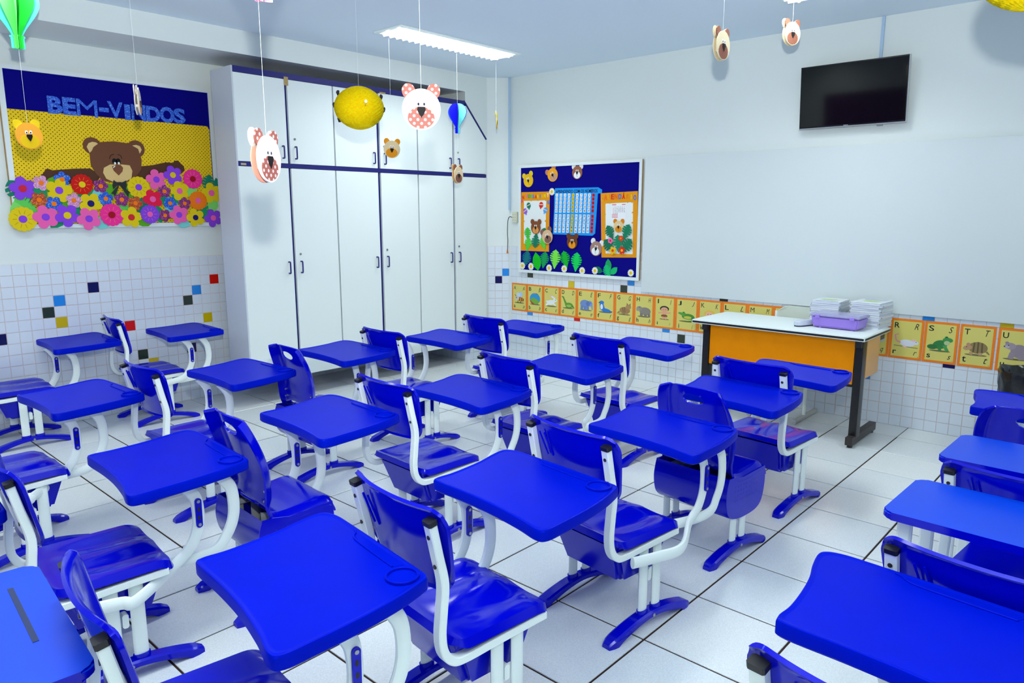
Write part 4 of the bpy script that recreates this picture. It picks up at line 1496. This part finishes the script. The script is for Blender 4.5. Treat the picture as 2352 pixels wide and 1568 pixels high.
prism(bm, FB, RBs([(1320, 596), (1365, 594), (1365, 604), (1320, 606)]), NN+.006, NN+.0063)
prism(bm, FB, RBs([(1425, 593), (1462, 591), (1462, 600), (1425, 602)]), NN+.006, NN+.0063)
for q in (700, 715, 730):
    prism(bm, FB, RBs([(1318, q), (1380, q-2), (1380, q+5), (1318, q+7)]), NN+.006, NN+.0062)
obj('heading_print', bm, mat('pink_print', (214, 110, 130), .7), cs)
bear_cut(FB, NN+.004, *RB(1390, 830), RR(1390, 830, 68), nb, (226, 200, 150), (220, 132, 20), None, (220, 140, 24), label='cream bear face with orange ears on the calendar poster')
for k, (a, b, r, ro, c) in enumerate(((1300, 885, 74, .5, (18, 116, 84)), (1480, 880, 80, -.4, (16, 128, 92)), (1290, 1030, 84, .8, (16, 112, 82)), (1480, 1030, 90, -.7, (16, 120, 86)), (1390, 1000, 84, .1, (18, 134, 96)))):
    green_leaf(a, b, r, ro, c, nb, NN+.0135+.0004*k)
for k, (a, b, r, c, cc) in enumerate(((1310, 980, 32, (244, 110, 170), (200, 20, 60)), (1422, 955, 32, (236, 60, 20), (240, 150, 20)), (1335, 1084, 44, (232, 190, 14), (226, 60, 20)), (1432, 1083, 42, (226, 44, 20), (240, 190, 20)))):
    u, v = RB(a, b)
    q = RR(a, b, r)
    f = cut('flower', FB, flower5(u, v, q, k), NN+.0185, .002, foam(c), nb)
    cut('flower_center', FB, ell(u, v, q*.33, n=14), NN+.0205, .002, foam(cc), f)
# number chart
nc = cut('number_chart', FB, RBs([(715, 425), (1170, 415), (1212, 440), (1210, 476), (1167, 482), (1138, 905), (1108, 928), (690, 912), (705, 640), (708, 480)]), NN, .004, foam((24, 150, 236)), nb)
bm = bmesh.new()
(u0, v1), (u1, v0) = RB(722, 440), RB(1165, 470)
text(bm, FB, 'APRENDENDO COM OS NÚMEROS', u0, v0+.0, u1, v1+.004, NN+.0042, bold=.025)
obj('heading', bm, foam((10, 10, 70)), nc)
cb = bmesh.new()
tb = bmesh.new()
NCC = [foam((238, 242, 244)), foam((232, 200, 10)), foam((214, 8, 30))]
for r in range(10):
    for c in range(10):
        t = r/9
        a = (735+42.6*c) if r == 0 else None
        x0_, x1_ = 735-16*t, 1122-20*t
        a = x0_+(x1_-x0_)*c/9
        yl = [500, 541, 583, 625, 667, 719, 759, 800, 840, 878][r]
        b = yl-2+(6 if r > 4 else 0)*c/9
        u, v = RB(a, b)
        w, h = RR(a, b, 16.5), RR(a, b, 17.5)
        k = 1 if c == 4 else (2 if c == 9 else 0)
        prism(cb, FB, [(u-w, v-h), (u+w, v-h), (u+w, v+h), (u-w, v+h)], NN+.004, NN+.0055, k)
        s = str(r*10+c+1)
        text(tb, FB, s, u-w*.7, v-h*.58, u+w*.7, v+h*.58, NN+.0058, bold=.015, keep=True)
cells_o = obj('number_cells', cb, NCC, nc, kind='stuff')
obj('numerals', tb, INK, nc, kind='stuff')
# loose bear faces
bear_cut(FB, NN, *RB(432, 340), RR(432, 340, 74), nb, (230, 186, 20), (230, 200, 30), None, (240, 190, 30), rot=.25, label='yellow bear face, top left of the board')
bear_cut(FB, NN, *RB(688, 280), RR(688, 280, 76), nb, (240, 164, 26), (196, 128, 96), None, (196, 150, 126), rot=.55, label='orange bear face with pinkish ears, top of the board')
bear_cut(FB, NN, *RB(950, 255), RR(950, 255, 74), nb, (150, 96, 72), (236, 236, 238), None, (236, 240, 244), label='brown bear face with white muzzle, top of the board')
PLB = dots('brown_polka_print', (104, 56, 52), (200, 150, 130), .013, .0026, (0, 2), .8)
bear_cut(FB, NN+.012, *RB(640, 935), RR(640, 935, 78), nb, (222, 184, 146), (104, 56, 52), None, (104, 56, 52), rot=.35, ear_mat=PLB, muz_mat=PLB, label='beige bear face with polka-dot muzzle')
bear_cut(FB, NN+.006, *RB(900, 992), RR(900, 992, 76), nb, (108, 60, 30), (108, 60, 30), None, (236, 150, 20), label='dark brown bear face with orange muzzle')
bear_cut(FB, NN, *RB(1150, 1060), RR(1150, 1060, 82), nb, (164, 128, 116), (232, 234, 238), None, (236, 240, 244), rot=-.2, label='taupe bear face with white muzzle')
# foliage and daisies along the bottom
for k, (a, b, r, ro, c, sl) in enumerate(((410, 1165, 80, -.3, (10, 116, 128), 5), (520, 1200, 90, .2, (10, 190, 30), 1), (600, 1175, 80, -.2, (10, 156, 84), 5), (715, 1165, 92, -.1, (120, 226, 76), 5), (820, 1170, 84, .25, (10, 176, 50), 5), (940, 1195, 92, -.1, (10, 206, 90), 5), (1170, 1290, 56, 1.3, (8, 110, 80), 1), (1280, 1240, 62, .1, (14, 160, 90), 1), (1270, 1300, 70, .4, (10, 190, 116), 5), (1340, 1300, 52, -.8, (10, 186, 110), 1))):
    if sl == 1:
        u, v = RB(a, b)
        q = RR(a, b, r)
        cut('leaf', FB, xf([(0, -1.1), (.5, -.6), (.66, 0), (.5, .55), (0, 1.1), (-.5, .55), (-.66, 0), (-.5, -.6)], u, v, q, q, ro), NN+.0005*k, .00255, foam(c), nb)
    else:
        green_leaf(a, b, r, ro, c, nb, NN+.0005*k, sl)
for a, b in ((372, 1245), (463, 1253), (655, 1270), (815, 1278), (1005, 1298), (1140, 1298), (1520, 1322), (685, 462)):
    u, v = RB(a, b)
    q = RR(a, b, 40)
    d = cut('daisy', FB, flower5(u, v, q, 0, 12, .40, 120), NN+.009, .002, foam((238, 242, 240)), nb)
    cut('flower_center', FB, ell(u, v, q*.38, q*.45, 16), NN+.011, .003, foam((236, 196, 8)), d)

# ------------------------------------------------------------------ alphabet cards
CARDO, CARDY = mat('orange_card_border', (240, 128, 14), .4, noise=.06, nscale=60), mat('yellow_card', (216, 206, 110), .45)
SK, BK, WH = (226, 166, 130), (24, 20, 22), (232, 236, 240)
def E_(cx, cy, rx, ry=None, rot=0, n=18):
    return ell(cx, cy, rx, ry, n, rot)
def bar(x0, y0, x1, y1, w0, w1=None):
    w1 = w0 if w1 is None else w1
    a = math.atan2(y1-y0, x1-x0)
    s, c = math.sin(a), math.cos(a)
    return [(x0+s*w0, y0-c*w0), (x1+s*w1, y1-c*w1), (x1-s*w1, y1+c*w1), (x0-s*w0, y0+c*w0)]
SH = (E_(.5, .06, .42, .05), (110, 104, 70))
PIC = {
 'A': ('a bee', [SH, (E_(.62, .72, .17, .24, -.2), (176, 200, 240)), (E_(.42, .70, .14, .2, .3), (190, 212, 244)), (E_(.62, .36, .30, .18, -.15), (226, 150, 30)), (bar(.52, .2, .56, .54, .03), BK), (bar(.68, .18, .72, .5, .03), BK), (bar(.82, .2, .85, .42, .03), BK), (E_(.3, .42, .17, .16), (206, 196, 190)), (E_(.24, .46, .04), BK), (bar(.22, .56, .12, .72, .015), BK), (bar(.4, .24, .36, .06, .02), BK), (bar(.6, .2, .6, .06, .02), BK)]),
 'B': ('a beach ball', [SH, (E_(.5, .52, .42, .47), (40, 150, 210)), ([(.12, .38), (.3, .62), (.62, .5), (.88, .3), (.75, .14), (.5, .06), (.25, .14)], (120, 170, 50)), ([(.1, .45), (.2, .28), (.45, .10), (.62, .07), (.4, .04), (.2, .14), (.1, .3)], (176, 60, 50)), ([(.2, .84), (.4, .93), (.65, .95), (.8, .85), (.5, .99)], (226, 110, 170))]),
 'C': ('a white rabbit', [SH, (E_(.46, .36, .32, .2, .15), WH), (E_(.78, .55, .16, .13), WH), (E_(.58, .82, .24, .07, -.35), (240, 180, 206)), (E_(.66, .76, .2, .06, -.6), WH), (bar(.28, .3, .08, .1, .09, .05), WH), (bar(.66, .28, .86, .16, .06, .05), WH), (E_(.17, .42, .08), WH), (E_(.82, .58, .03), BK)]),
 'D': ('a green dinosaur', [SH, (E_(.56, .30, .30, .2), (96, 150, 50)), (bar(.36, .32, .14, .84, .09, .05), (96, 150, 50)), (E_(.1, .90, .11, .06, -.4), (96, 150, 50)), (bar(.78, .28, .98, .08, .1, .02), (82, 134, 42)), (bar(.42, .2, .40, .04, .07), (82, 134, 42)), (bar(.68, .2, .70, .04, .07), (82, 134, 42)), (E_(.56, .24, .2, .1), (150, 190, 80))]),
 'E': ('a blue elephant', [SH, (E_(.42, .55, .34, .3), (110, 140, 200)), (E_(.76, .58, .2, .22), (124, 152, 212)), (E_(.64, .58, .14, .2), (90, 118, 180)), (bar(.90, .52, .94, .12, .06, .035), (124, 152, 212)), (bar(.22, .4, .2, .05, .09), (100, 130, 190)), (bar(.44, .36, .44, .05, .09), (100, 130, 190)), (bar(.62, .36, .64, .05, .08), (100, 130, 190)), (E_(.82, .64, .025), BK)]),
 'F': ('a blue seal', [SH, (bar(.26, .7, .34, .3, .13, .17), (40, 120, 206)), (E_(.28, .78, .16, .13), (40, 120, 206)), (E_(.56, .22, .34, .14, -.15), (40, 120, 206)), ([(.8, .16), (1, .2), (.98, .08), (.84, .06)], (34, 104, 186)), ([(.42, .2), (.56, .02), (.36, .06)], (34, 104, 186)), (E_(.28, .46, .09, .2), (226, 232, 238)), (bar(.16, .78, .06, .74, .04, .01), BK)]),
 'G': ('a striped brown cat', [SH, (E_(.54, .36, .36, .26), (160, 124, 78)), (E_(.78, .64, .18, .17), (172, 136, 90)), (bar(.2, .24, .02, .1, .08, .03), (160, 124, 78)), (bar(.4, .56, .44, .2, .02), (112, 84, 50)), (bar(.52, .6, .56, .2, .02), (112, 84, 50)), ([(.66, .74), (.66, .94), (.76, .80)], (150, 112, 70)), ([(.82, .80), (.92, .92), (.92, .72)], (150, 112, 70)), (bar(.62, .2, .64, .04, .06), (172, 136, 90))]),
 'H': ('a grey hippopotamus', [SH, (E_(.58, .46, .38, .28), (136, 130, 122)), (E_(.2, .62, .2, .17), (146, 140, 132)), (E_(.1, .54, .11, .11), (156, 150, 142)), (bar(.34, .3, .34, .06, .09), (124, 118, 112)), (bar(.62, .26, .62, .06, .09), (124, 118, 112)), (bar(.84, .32, .86, .06, .08), (124, 118, 112)), (E_(.22, .72, .025), BK)]),
 'I': ('a dark-haired child', [(E_(.5, .04, .3, .04), (110, 104, 70)), (E_(.5, .78, .28, .2), BK), (E_(.5, .72, .22, .17), SK), (bar(.5, .56, .5, .3, .13), SK), (bar(.38, .5, .12, .46, .05), SK), (bar(.62, .5, .88, .52, .05), SK), (E_(.5, .28, .2, .1), (134, 80, 44)), (bar(.44, .22, .42, .04, .06), SK), (bar(.58, .22, .6, .04, .06), SK), (E_(.44, .73, .02), BK), (E_(.58, .73, .02), BK)]),
 'J': ('a green crocodile', [SH, (E_(.6, .4, .36, .2), (70, 140, 50)), (bar(.42, .5, .04, .62, .14, .05), (84, 156, 58)), (E_(.34, .64, .08), (84, 156, 58)), (bar(.9, .4, .82, .1, .1, .03), (60, 124, 42)), (bar(.8, .1, .4, .06, .05, .02), (60, 124, 42)), (E_(.58, .34, .22, .1), (196, 196, 70)), (E_(.34, .66, .025), BK)]),
 'K': ('a fair-haired girl', [(E_(.5, .74, .3, .24), (232, 190, 70)), (E_(.48, .68, .22, .19), (240, 184, 150)), (bar(.5, .48, .5, .1, .16, .26), (220, 80, 120)), (E_(.4, .7, .025), BK), (E_(.56, .7, .025), BK)]),
 'L': ('its picture behind the table', [(E_(.5, .5, .34), (206, 150, 60))]),
 'M': ('only its top above the table', [(E_(.5, .45, .36), (150, 110, 80))]),
 'N': ('most of it behind the grey chair', [(E_(.5, .5, .36, .3), (180, 190, 196))]),
 'Q': ('only its right side beyond the table', [(E_(.5, .4, .5, .24), (196, 214, 232)), (E_(.6, .62, .24, .16), (226, 232, 240))]),
 'R': ('a white rat', [(bar(.04, .12, .98, .06, .02), (120, 110, 80)), (E_(.56, .3, .30, .2, -.1), (216, 222, 236)), (E_(.86, .36, .15, .11, -.3), (216, 222, 236)), (E_(.80, .48, .07), (236, 190, 200)), (bar(.3, .3, .12, .4, .035), (226, 150, 160)), (bar(.12, .4, .06, .72, .03), (226, 150, 160)), (bar(.06, .72, .2, .8, .03), (226, 150, 160)), (bar(.4, .14, .52, .06, .04), (236, 190, 200)), (E_(.9, .4, .02), BK)]),
 'S': ('a green frog', [SH, (E_(.5, .42, .3, .24, .5), (40, 124, 60)), (E_(.78, .70, .2, .14), (56, 146, 70)), (E_(.72, .84, .07), (56, 146, 70)), (E_(.2, .26, .2, .14), (34, 112, 52)), (bar(.66, .4, .8, .08, .07), (64, 156, 78)), (bar(.46, .3, .52, .06, .06), (44, 130, 62)), (E_(.76, .54, .12, .12), (180, 200, 150)), (E_(.73, .86, .03), BK)]),
 'T': ('a striped armadillo', [SH, (E_(.56, .46, .36, .32), (142, 122, 78)), (bar(.42, .72, .40, .2, .03), (98, 82, 48)), (bar(.56, .78, .56, .16, .03), (98, 82, 48)), (bar(.70, .74, .72, .2, .03), (98, 82, 48)), (E_(.18, .42, .18, .13, .5), (190, 150, 110)), (E_(.2, .6, .08, .1), (190, 140, 110)), (bar(.88, .3, 1.0, .14, .05, .02), (142, 122, 78)), (bar(.34, .2, .3, .06, .07), (190, 150, 110)), (bar(.66, .2, .68, .06, .07), (190, 150, 110)), (E_(.14, .46, .022), BK)]),
 'U': ('a grey bear', [SH, (E_(.62, .5, .3, .36), (146, 132, 148)), (E_(.3, .74, .2, .18), (160, 146, 160)), (E_(.18, .9, .07), (146, 132, 148)), (E_(.18, .68, .1, .08), (186, 172, 184)), (bar(.4, .4, .34, .06, .1), (150, 136, 150)), (bar(.7, .3, .74, .06, .12), (150, 136, 150)), (E_(.24, .78, .025), BK), (E_(.1, .7, .03), BK)]),
}
CX = dict(zip('ABCDEFGHIJKLM', [(-5.324, -5.107), (-5.105, -4.879), (-4.877, -4.655), (-4.653, -4.432), (-4.43, -4.201), (-4.199, -3.970), (-3.968, -3.748), (-3.746, -3.530), (-3.528, -3.306), (-3.304, -3.077), (-3.075, -2.850), (-2.848, -2.619), (-2.617, -2.392)]))
CX.update({'N': (-2.39, -2.165), 'Q': (-1.718, -1.497), 'R': (-1.494, -1.271), 'S': (-1.267, -1.051), 'T': (-1.043, -.828), 'U': (-.816, -.598)})
for ch, (a, b) in CX.items():
    what, pic = PIC[ch]
    z0, z1 = (.526, .828) if ch < 'O' else (.519, .819)
    n = .0105
    lab = 'yellow alphabet card with orange border, letter %s, %s' % (ch, what)
    t = thing('alphabet_card', lab, 'card', ((a+b)/2, YB-n, z0), group='alphabet cards along the tiled wall')
    bm = bmesh.new()
    fbox(bm, FB, a, b, z0, z1, n, n+.0015)
    obj('border', bm, CARDO, t)
    m = .017
    bm = bmesh.new()
    fbox(bm, FB, a+m, b-m, z0+m, z1-m, n+.0015, n+.002)
    obj('panel', bm, CARDY, t)
    n2 = n+.0023
    H_ = .040
    yT, yB = z1-.030, z0+.034
    def put(*q, **k):
        bm = bmesh.new()
        text(bm, FB, *q, n2, **k)
        obj('letter', bm, INK, t)
    cw = .012 if ch == 'I' else .034
    put(ch, a+.044-cw/2, yT-H_, a+.044+cw/2, yT, bold=.0 if ch in 'MNAK' else .012)
    put(ch, b-.062+(.008 if ch == 'I' else 0), yT-H_*1.1, b-.034-(.006 if ch == 'I' else 0), yT, shear=.35)
    lo = ch.lower()
    asc = lo in 'bdfhklt'
    dsc = lo in 'gjpq'
    hh = .040 if (asc or dsc) else .028
    cw = .010 if lo in 'ijl' else .024
    yb = yB-(.010 if dsc else 0)
    put(lo, a+.040-cw/2, yb, a+.040+cw/2, yb+hh, bold=.012)
    put(lo, b-.056, yb, b-.056+cw*.95, yb+hh, shear=.4)
    put(str(ord(ch)-64), b-.026, z0+.020, b-.020, z0+.027)
    bm = bmesh.new()
    cols_, mats_ = [], []
    pu0, pu1, pv0, pv1 = a+.026, b-.026, z0+.082, z1-.088
    for k, (pts, c) in enumerate(pic):
        if c not in cols_:
            cols_.append(c)
            mats_.append(mat('print_%02x%02x%02x' % c, c, .5))
        q = [(pu0+(pu1-pu0)*x, pv0+(pv1-pv0)*y) for x, y in pts]
        prism(bm, FB, q, n+.0021, n+.0023+.00012*k, cols_.index(c))
    obj('picture', bm, mats_, t)

# ------------------------------------------------------------------ paper figures hanging on threads
THREAD = mat('nylon_thread', (226, 234, 240), .4)
LFR = Fr((0, 0, 0), (1, 0, 0), (0, 0, 1), (0, -1, 0))
def lobj(name, bm, mats, parent, angle=35, loc=None):
    me = finish(name, bm, angle)
    for m in (mats if isinstance(mats, (list, tuple)) else [mats]):
        me.materials.append(m)
    return link(name, me, parent, loc)
def lcut(name, pts, n0, th, m, parent, fr=LFR):
    bm = bmesh.new()
    prism(bm, fr, pts, n0, n0+th)
    return lobj(name, bm, m, parent, 30)
def thread(t, z0, z1, r=.0006):
    bm = bmesh.new()
    cyl(bm, (0, 0, z0), r, z1-z0, (0, 0, 1), 5)
    return lobj('thread', bm, THREAD, t)
def hang_bear(label, P, r, yaw, head, ear, muzzle, top, tilt=0, both=True, rear=None, back=None, gap=.017):
    """P: centre of the face; yaw 0 looks to -y; padded foam face, thread up to z=top"""
    t = thing('hanging_bear', label, 'decoration', P, yaw, 'bear faces hanging on threads')
    X = lambda p: xf(p, 0, 0, r, r, tilt)
    h = lcut('face', X([(a*.94, b*.98-.06) for a, b in ell(0, 0, 1, 1, 36)]), .002, .006, foam(head), t)
    if rear:
        lcut('rear_face', X([(a*.96, b*.98-.08) for a, b in ell(0, 0, 1, 1, 36)]), -gap, .004, foam(rear), t)
        bm = bmesh.new()
        for a in (-.5, 0, .5):
            box(bm, (a*r-.006, -.003, -.5*r), (a*r+.006, gap-.003, -.3*r))
        lobj('spacer', bm, foam(rear), t)
    em = ear if not isinstance(ear, tuple) else foam(ear)
    mm = muzzle if not isinstance(muzzle, tuple) else foam(muzzle)
    for s in (-1, 1):
        e = lcut('ear', X(ell(s*.60, .80, .33, .38, 20, -s*.3)), -.003, .005, em, t)
    if rear:
        for s in (-1, 1):
            lcut('rear_ear', X(ell(s*.72, .78, .34, .42, 20, -s*.3)), -gap, .004, foam(rear) if not back else foam(back), t)
    lcut('muzzle', X(ell(-.02, -.45, .66, .52, 28)), .008, .002, mm, h)
    lcut('nose', X([(-.21, -.08), (-.18, .06), (.18, .06), (.21, -.08), (.12, -.28), (0, -.46), (-.12, -.28)]), .010, .003, foam((20, 16, 20)), h)
    for s in (-1, 1):
        lcut('eye', X(ell(s*.15, .22, .10, .14, 14)), .008, .0008, foam((244, 244, 246)), h)
        lcut('pupil', X(ell(s*.14, .19, .05, .07, 10)), .0088, .0006, foam((20, 24, 60)), h)
    thread(t, r*.85, top-P[2])
    return t
PPK = dots('pink_polka_print', (150, 84, 76), (226, 186, 194), .0275, .0052, (0, 2), .7)
PPB = dots('brown_lattice_print', (112, 58, 46), (190, 134, 106), .0125, .0022, (0, 2), .7)
def toward(P, off=0):
    """yaw that turns a face to the camera, plus off"""
    return math.atan2(P[0], -P[1])*1.0 + off if False else math.atan2(-P[0], P[1])+off
FIXZ = CEIL-.034
P = Vector((-2.142, 1.854, 1.984)); P.z = onray(968, 249, 2.70).z
hang_bear('white bear face with pink polka-dot muzzle and ears, facing the camera', P, .076, toward(P, 0), (238, 238, 236), PPK, PPK, CEIL)
P = onray(614, 362, 2.30)
hang_bear('white bear face with pink polka-dot muzzle, turned sideways before the cabinet', P, .074, toward(P, R_(60)), (238, 238, 236), PPK, PPK, CEIL, rear=(232, 160, 140), back=(240, 240, 238))
P = Vector((-4.772, 3.808, 2.118)); P.z = onray(900, 338, 5.69).z
hang_bear('small cream bear face with orange ears and muzzle before the cabinet', P, .070, toward(P, R_(4)), (226, 204, 160), (226, 146, 14), (226, 146, 14), FIXZ, tilt=-.05)
P = Vector((-4.76, 4.53, 1.88)); P.z = onray(1051, 398, 6.21).z
hang_bear('small cream bear face with brown ears below the blue paper balloon', P, .073, toward(P, R_(56)), (232, 208, 168), PPB, PPB, 2.28, rear=(232, 190, 130))
P = onray(1659, 103, 3.98)
hang_bear('cream bear face with brown muzzle hanging left of the television, turned sideways', P, .078, toward(P, R_(62)), (216, 206, 176), PPB, PPB, CEIL, rear=(220, 204, 170))
P = onray(1819, 76, 4.74)
hang_bear('cream bear face with brown muzzle hanging closest to the television', P, .074, toward(P, R_(48)), (212, 202, 172), PPB, PPB, CEIL, rear=(216, 204, 174))
P = onray(43, 113, 3.96); P.z = onray(66, 312, 4.07).z
hang_bear('yellow-eared orange bear face hanging in front of the welcome board', P, .073, toward(P, R_(22)), (240, 166, 50), (226, 196, 20), (226, 188, 10), 2.478, tilt=.08)
P = onray(318, 233, 4.1)
hang_bear('bear face seen edge-on before the glitter lettering', P, .070, toward(P, R_(84)), (238, 226, 210), (238, 226, 214), (210, 160, 130), CEIL, rear=(244, 240, 236), gap=.014)
P = Vector((-4.768, 5.03, 2.2)); P.z = onray(1137, 275, 6.58).z
hang_bear('small yellow bear face seen edge-on beside the room\'s corner', P, .072, toward(P, R_(88)), (226, 186, 40), (226, 190, 50), (206, 150, 40), FIXZ)

# paper balloons: folded leaves around a spine
def hang_balloon(label, P, h, yaw, cols, top):
    """P: foot of the basket"""
    t = thing('paper_balloon', label, 'decoration', P, yaw, 'paper hot-air balloons hanging on threads')
    prof = [(0, 1), (.10, .995), (.20, .955), (.29, .87), (.335, .76), (.33, .66), (.285, .55), (.215, .44), (.14, .33), (.085, .235), (.07, .20), (.10, .19), (.10, .17), (.085, .165), (.085, .01), (.0, .0)]
    P2 = [(p.x, p.y) for p in spline([(a, b, 0) for a, b in prof[:11]], 3)]+prof[11:]
    k = len(cols)
    for i in range(k):
        a0, a1 = 2*math.pi*i/k+.05, 2*math.pi*(i+1)/k-.05
        bm = bmesh.new()
        ax = [bm.verts.new((.002*math.cos((a0+a1)/2), .002*math.sin((a0+a1)/2), z*h)) for r, z in P2]
        for a in (a0, a1):
            rim = [bm.verts.new((r*h*math.cos(a)+ax[0].co.x, r*h*math.sin(a)+ax[0].co.y, z*h)) for r, z in P2]
            for j in range(len(P2)-1):
                f = [ax[j], ax[j+1], rim[j+1], rim[j]]
                bm.faces.new(f if a == a0 else f[::-1])
        bmesh.ops.remove_doubles(bm, verts=bm.verts, dist=1e-6)
        bmesh.ops.solidify(bm, geom=list(bm.faces), thickness=.0008)
        lobj('paper_leaf', bm, foam(cols[i]), t, 20)
    thread(t, h*.99, top-P[2])
    return t
G1, G2, G3, G4 = (40, 214, 70), (120, 236, 130), (90, 224, 206), (60, 206, 90)
P = onray(43, 113, 3.96)
hang_balloon('green paper hot-air balloon at the upper left corner', P, .352, toward(P, R_(100)), [G2, G1, G3, G2, G1, G3, G2, G1], CEIL)
P = Vector((-4.76, 4.531, 2.285)); P.z = onray(1051, 303, 6.206).z
hang_balloon('blue and aqua paper hot-air balloon before the cabinet\'s right end', P, .252, toward(P, R_(95)), [(120, 220, 224), (20, 60, 240), (4, 10, 236), (120, 220, 224), (10, 30, 240), (130, 224, 226)], FIXZ)
P = onray(606, 4, 2.30)
hang_balloon('pink paper hot-air balloon cut by the top edge', P, .33, toward(P, R_(30)), [(244, 170, 196), (246, 236, 240), (240, 120, 170), (246, 236, 240), (244, 150, 190), (246, 236, 240)], CEIL)

# honeycomb paper balls
def hang_ball(label, P, r, yaw, top, bees=True):
    t = thing('honeycomb_ball', label, 'decoration', P, yaw, 'yellow honeycomb balls hanging on threads')
    bm = bmesh.new()
    nu, nv = 56, 34
    rg = []
    for j in range(nv+1):
        th = math.pi*j/nv
        ring = []
        for i in range(nu):
            k = 1+(.09 if (i+j) % 2 else -.11)*math.sin(th)
            ring.append(bm.verts.new((r*1.04*k*math.sin(th)*math.cos(2*math.pi*i/nu), r*1.04*k*math.sin(th)*math.sin(2*math.pi*i/nu), r*.95*math.cos(th)*(1+.01*(i % 2)))))
        rg.append(ring)
    for a, b in zip(rg, rg[1:]):
        for i in range(nu):
            bm.faces.new((a[i], a[(i+1) % nu], b[(i+1) % nu], b[i]))
    bmesh.ops.remove_doubles(bm, verts=bm.verts, dist=.0006)
    tm = mat('yellow_tissue_paper', (255, 226, 0), .85, .1)
    nt = tm.node_tree
    if 'cells' not in nt.nodes:
        v = nt.nodes.new('ShaderNodeTexVoronoi')
        v.name = 'cells'
        v.inputs['Scale'].default_value = 95
        tcn = nt.nodes.new('ShaderNodeTexCoord')
        nt.links.new(tcn.outputs['Object'], v.inputs['Vector'])
        sp = nt.nodes.new('ShaderNodeSeparateColor')
        nt.links.new(v.outputs['Color'], sp.inputs[0])
        cr = nt.nodes.new('ShaderNodeValToRGB')  # yellow to amber cell colours stand in for shading inside the honeycomb
        cr.color_ramp.elements[0].color = (*lin((250, 206, 0)), 1)
        cr.color_ramp.elements[1].color = (*lin((255, 232, 10)), 1)
        nt.links.new(sp.outputs[0], cr.inputs[0])
        nt.links.new(cr.outputs[0], nt.nodes['Principled BSDF'].inputs['Base Color'])
    lobj('honeycomb', bm, tm, t, 4)
    if bees:
        e = lcut('bee', ell(.038, .004, .013, .009, 14, -.3), r*1.02, .004, foam((232, 196, 20)), t)
        lcut('wing', ell(.042, .022, .009, .011, 14), r*1.02+.004, .002, foam((244, 244, 246)), e)
        lcut('stripe', bar(.036, -.004, .044, .012, .002), r*1.02+.004, .001, foam((30, 24, 10)), e)
        for a in (2.55, 3.10, 3.75, .45, -.10):
            c, s = math.cos(a)*r*1.07, math.sin(a)*r*1.0
            f = lcut('side_bee', ell(c, s, .014, .010, 12, a), -.004, .008, foam((30, 26, 40)), t)
            lcut('wing', ell(c*1.05, s*1.05+.012, .010, .013, 12, a), -.003, .006, foam((44, 38, 52)), f)
    thread(t, r*.9, top-P[2])
    return t
P = onray(825, 248, 4.62)
hang_ball('yellow honeycomb paper ball with little bees before the cabinet', P, .139, toward(P), CEIL)
P = onray(2378, -83, 2.2)
hang_ball('yellow honeycomb paper ball cut by the top right corner', P, .138, toward(P), CEIL, False)
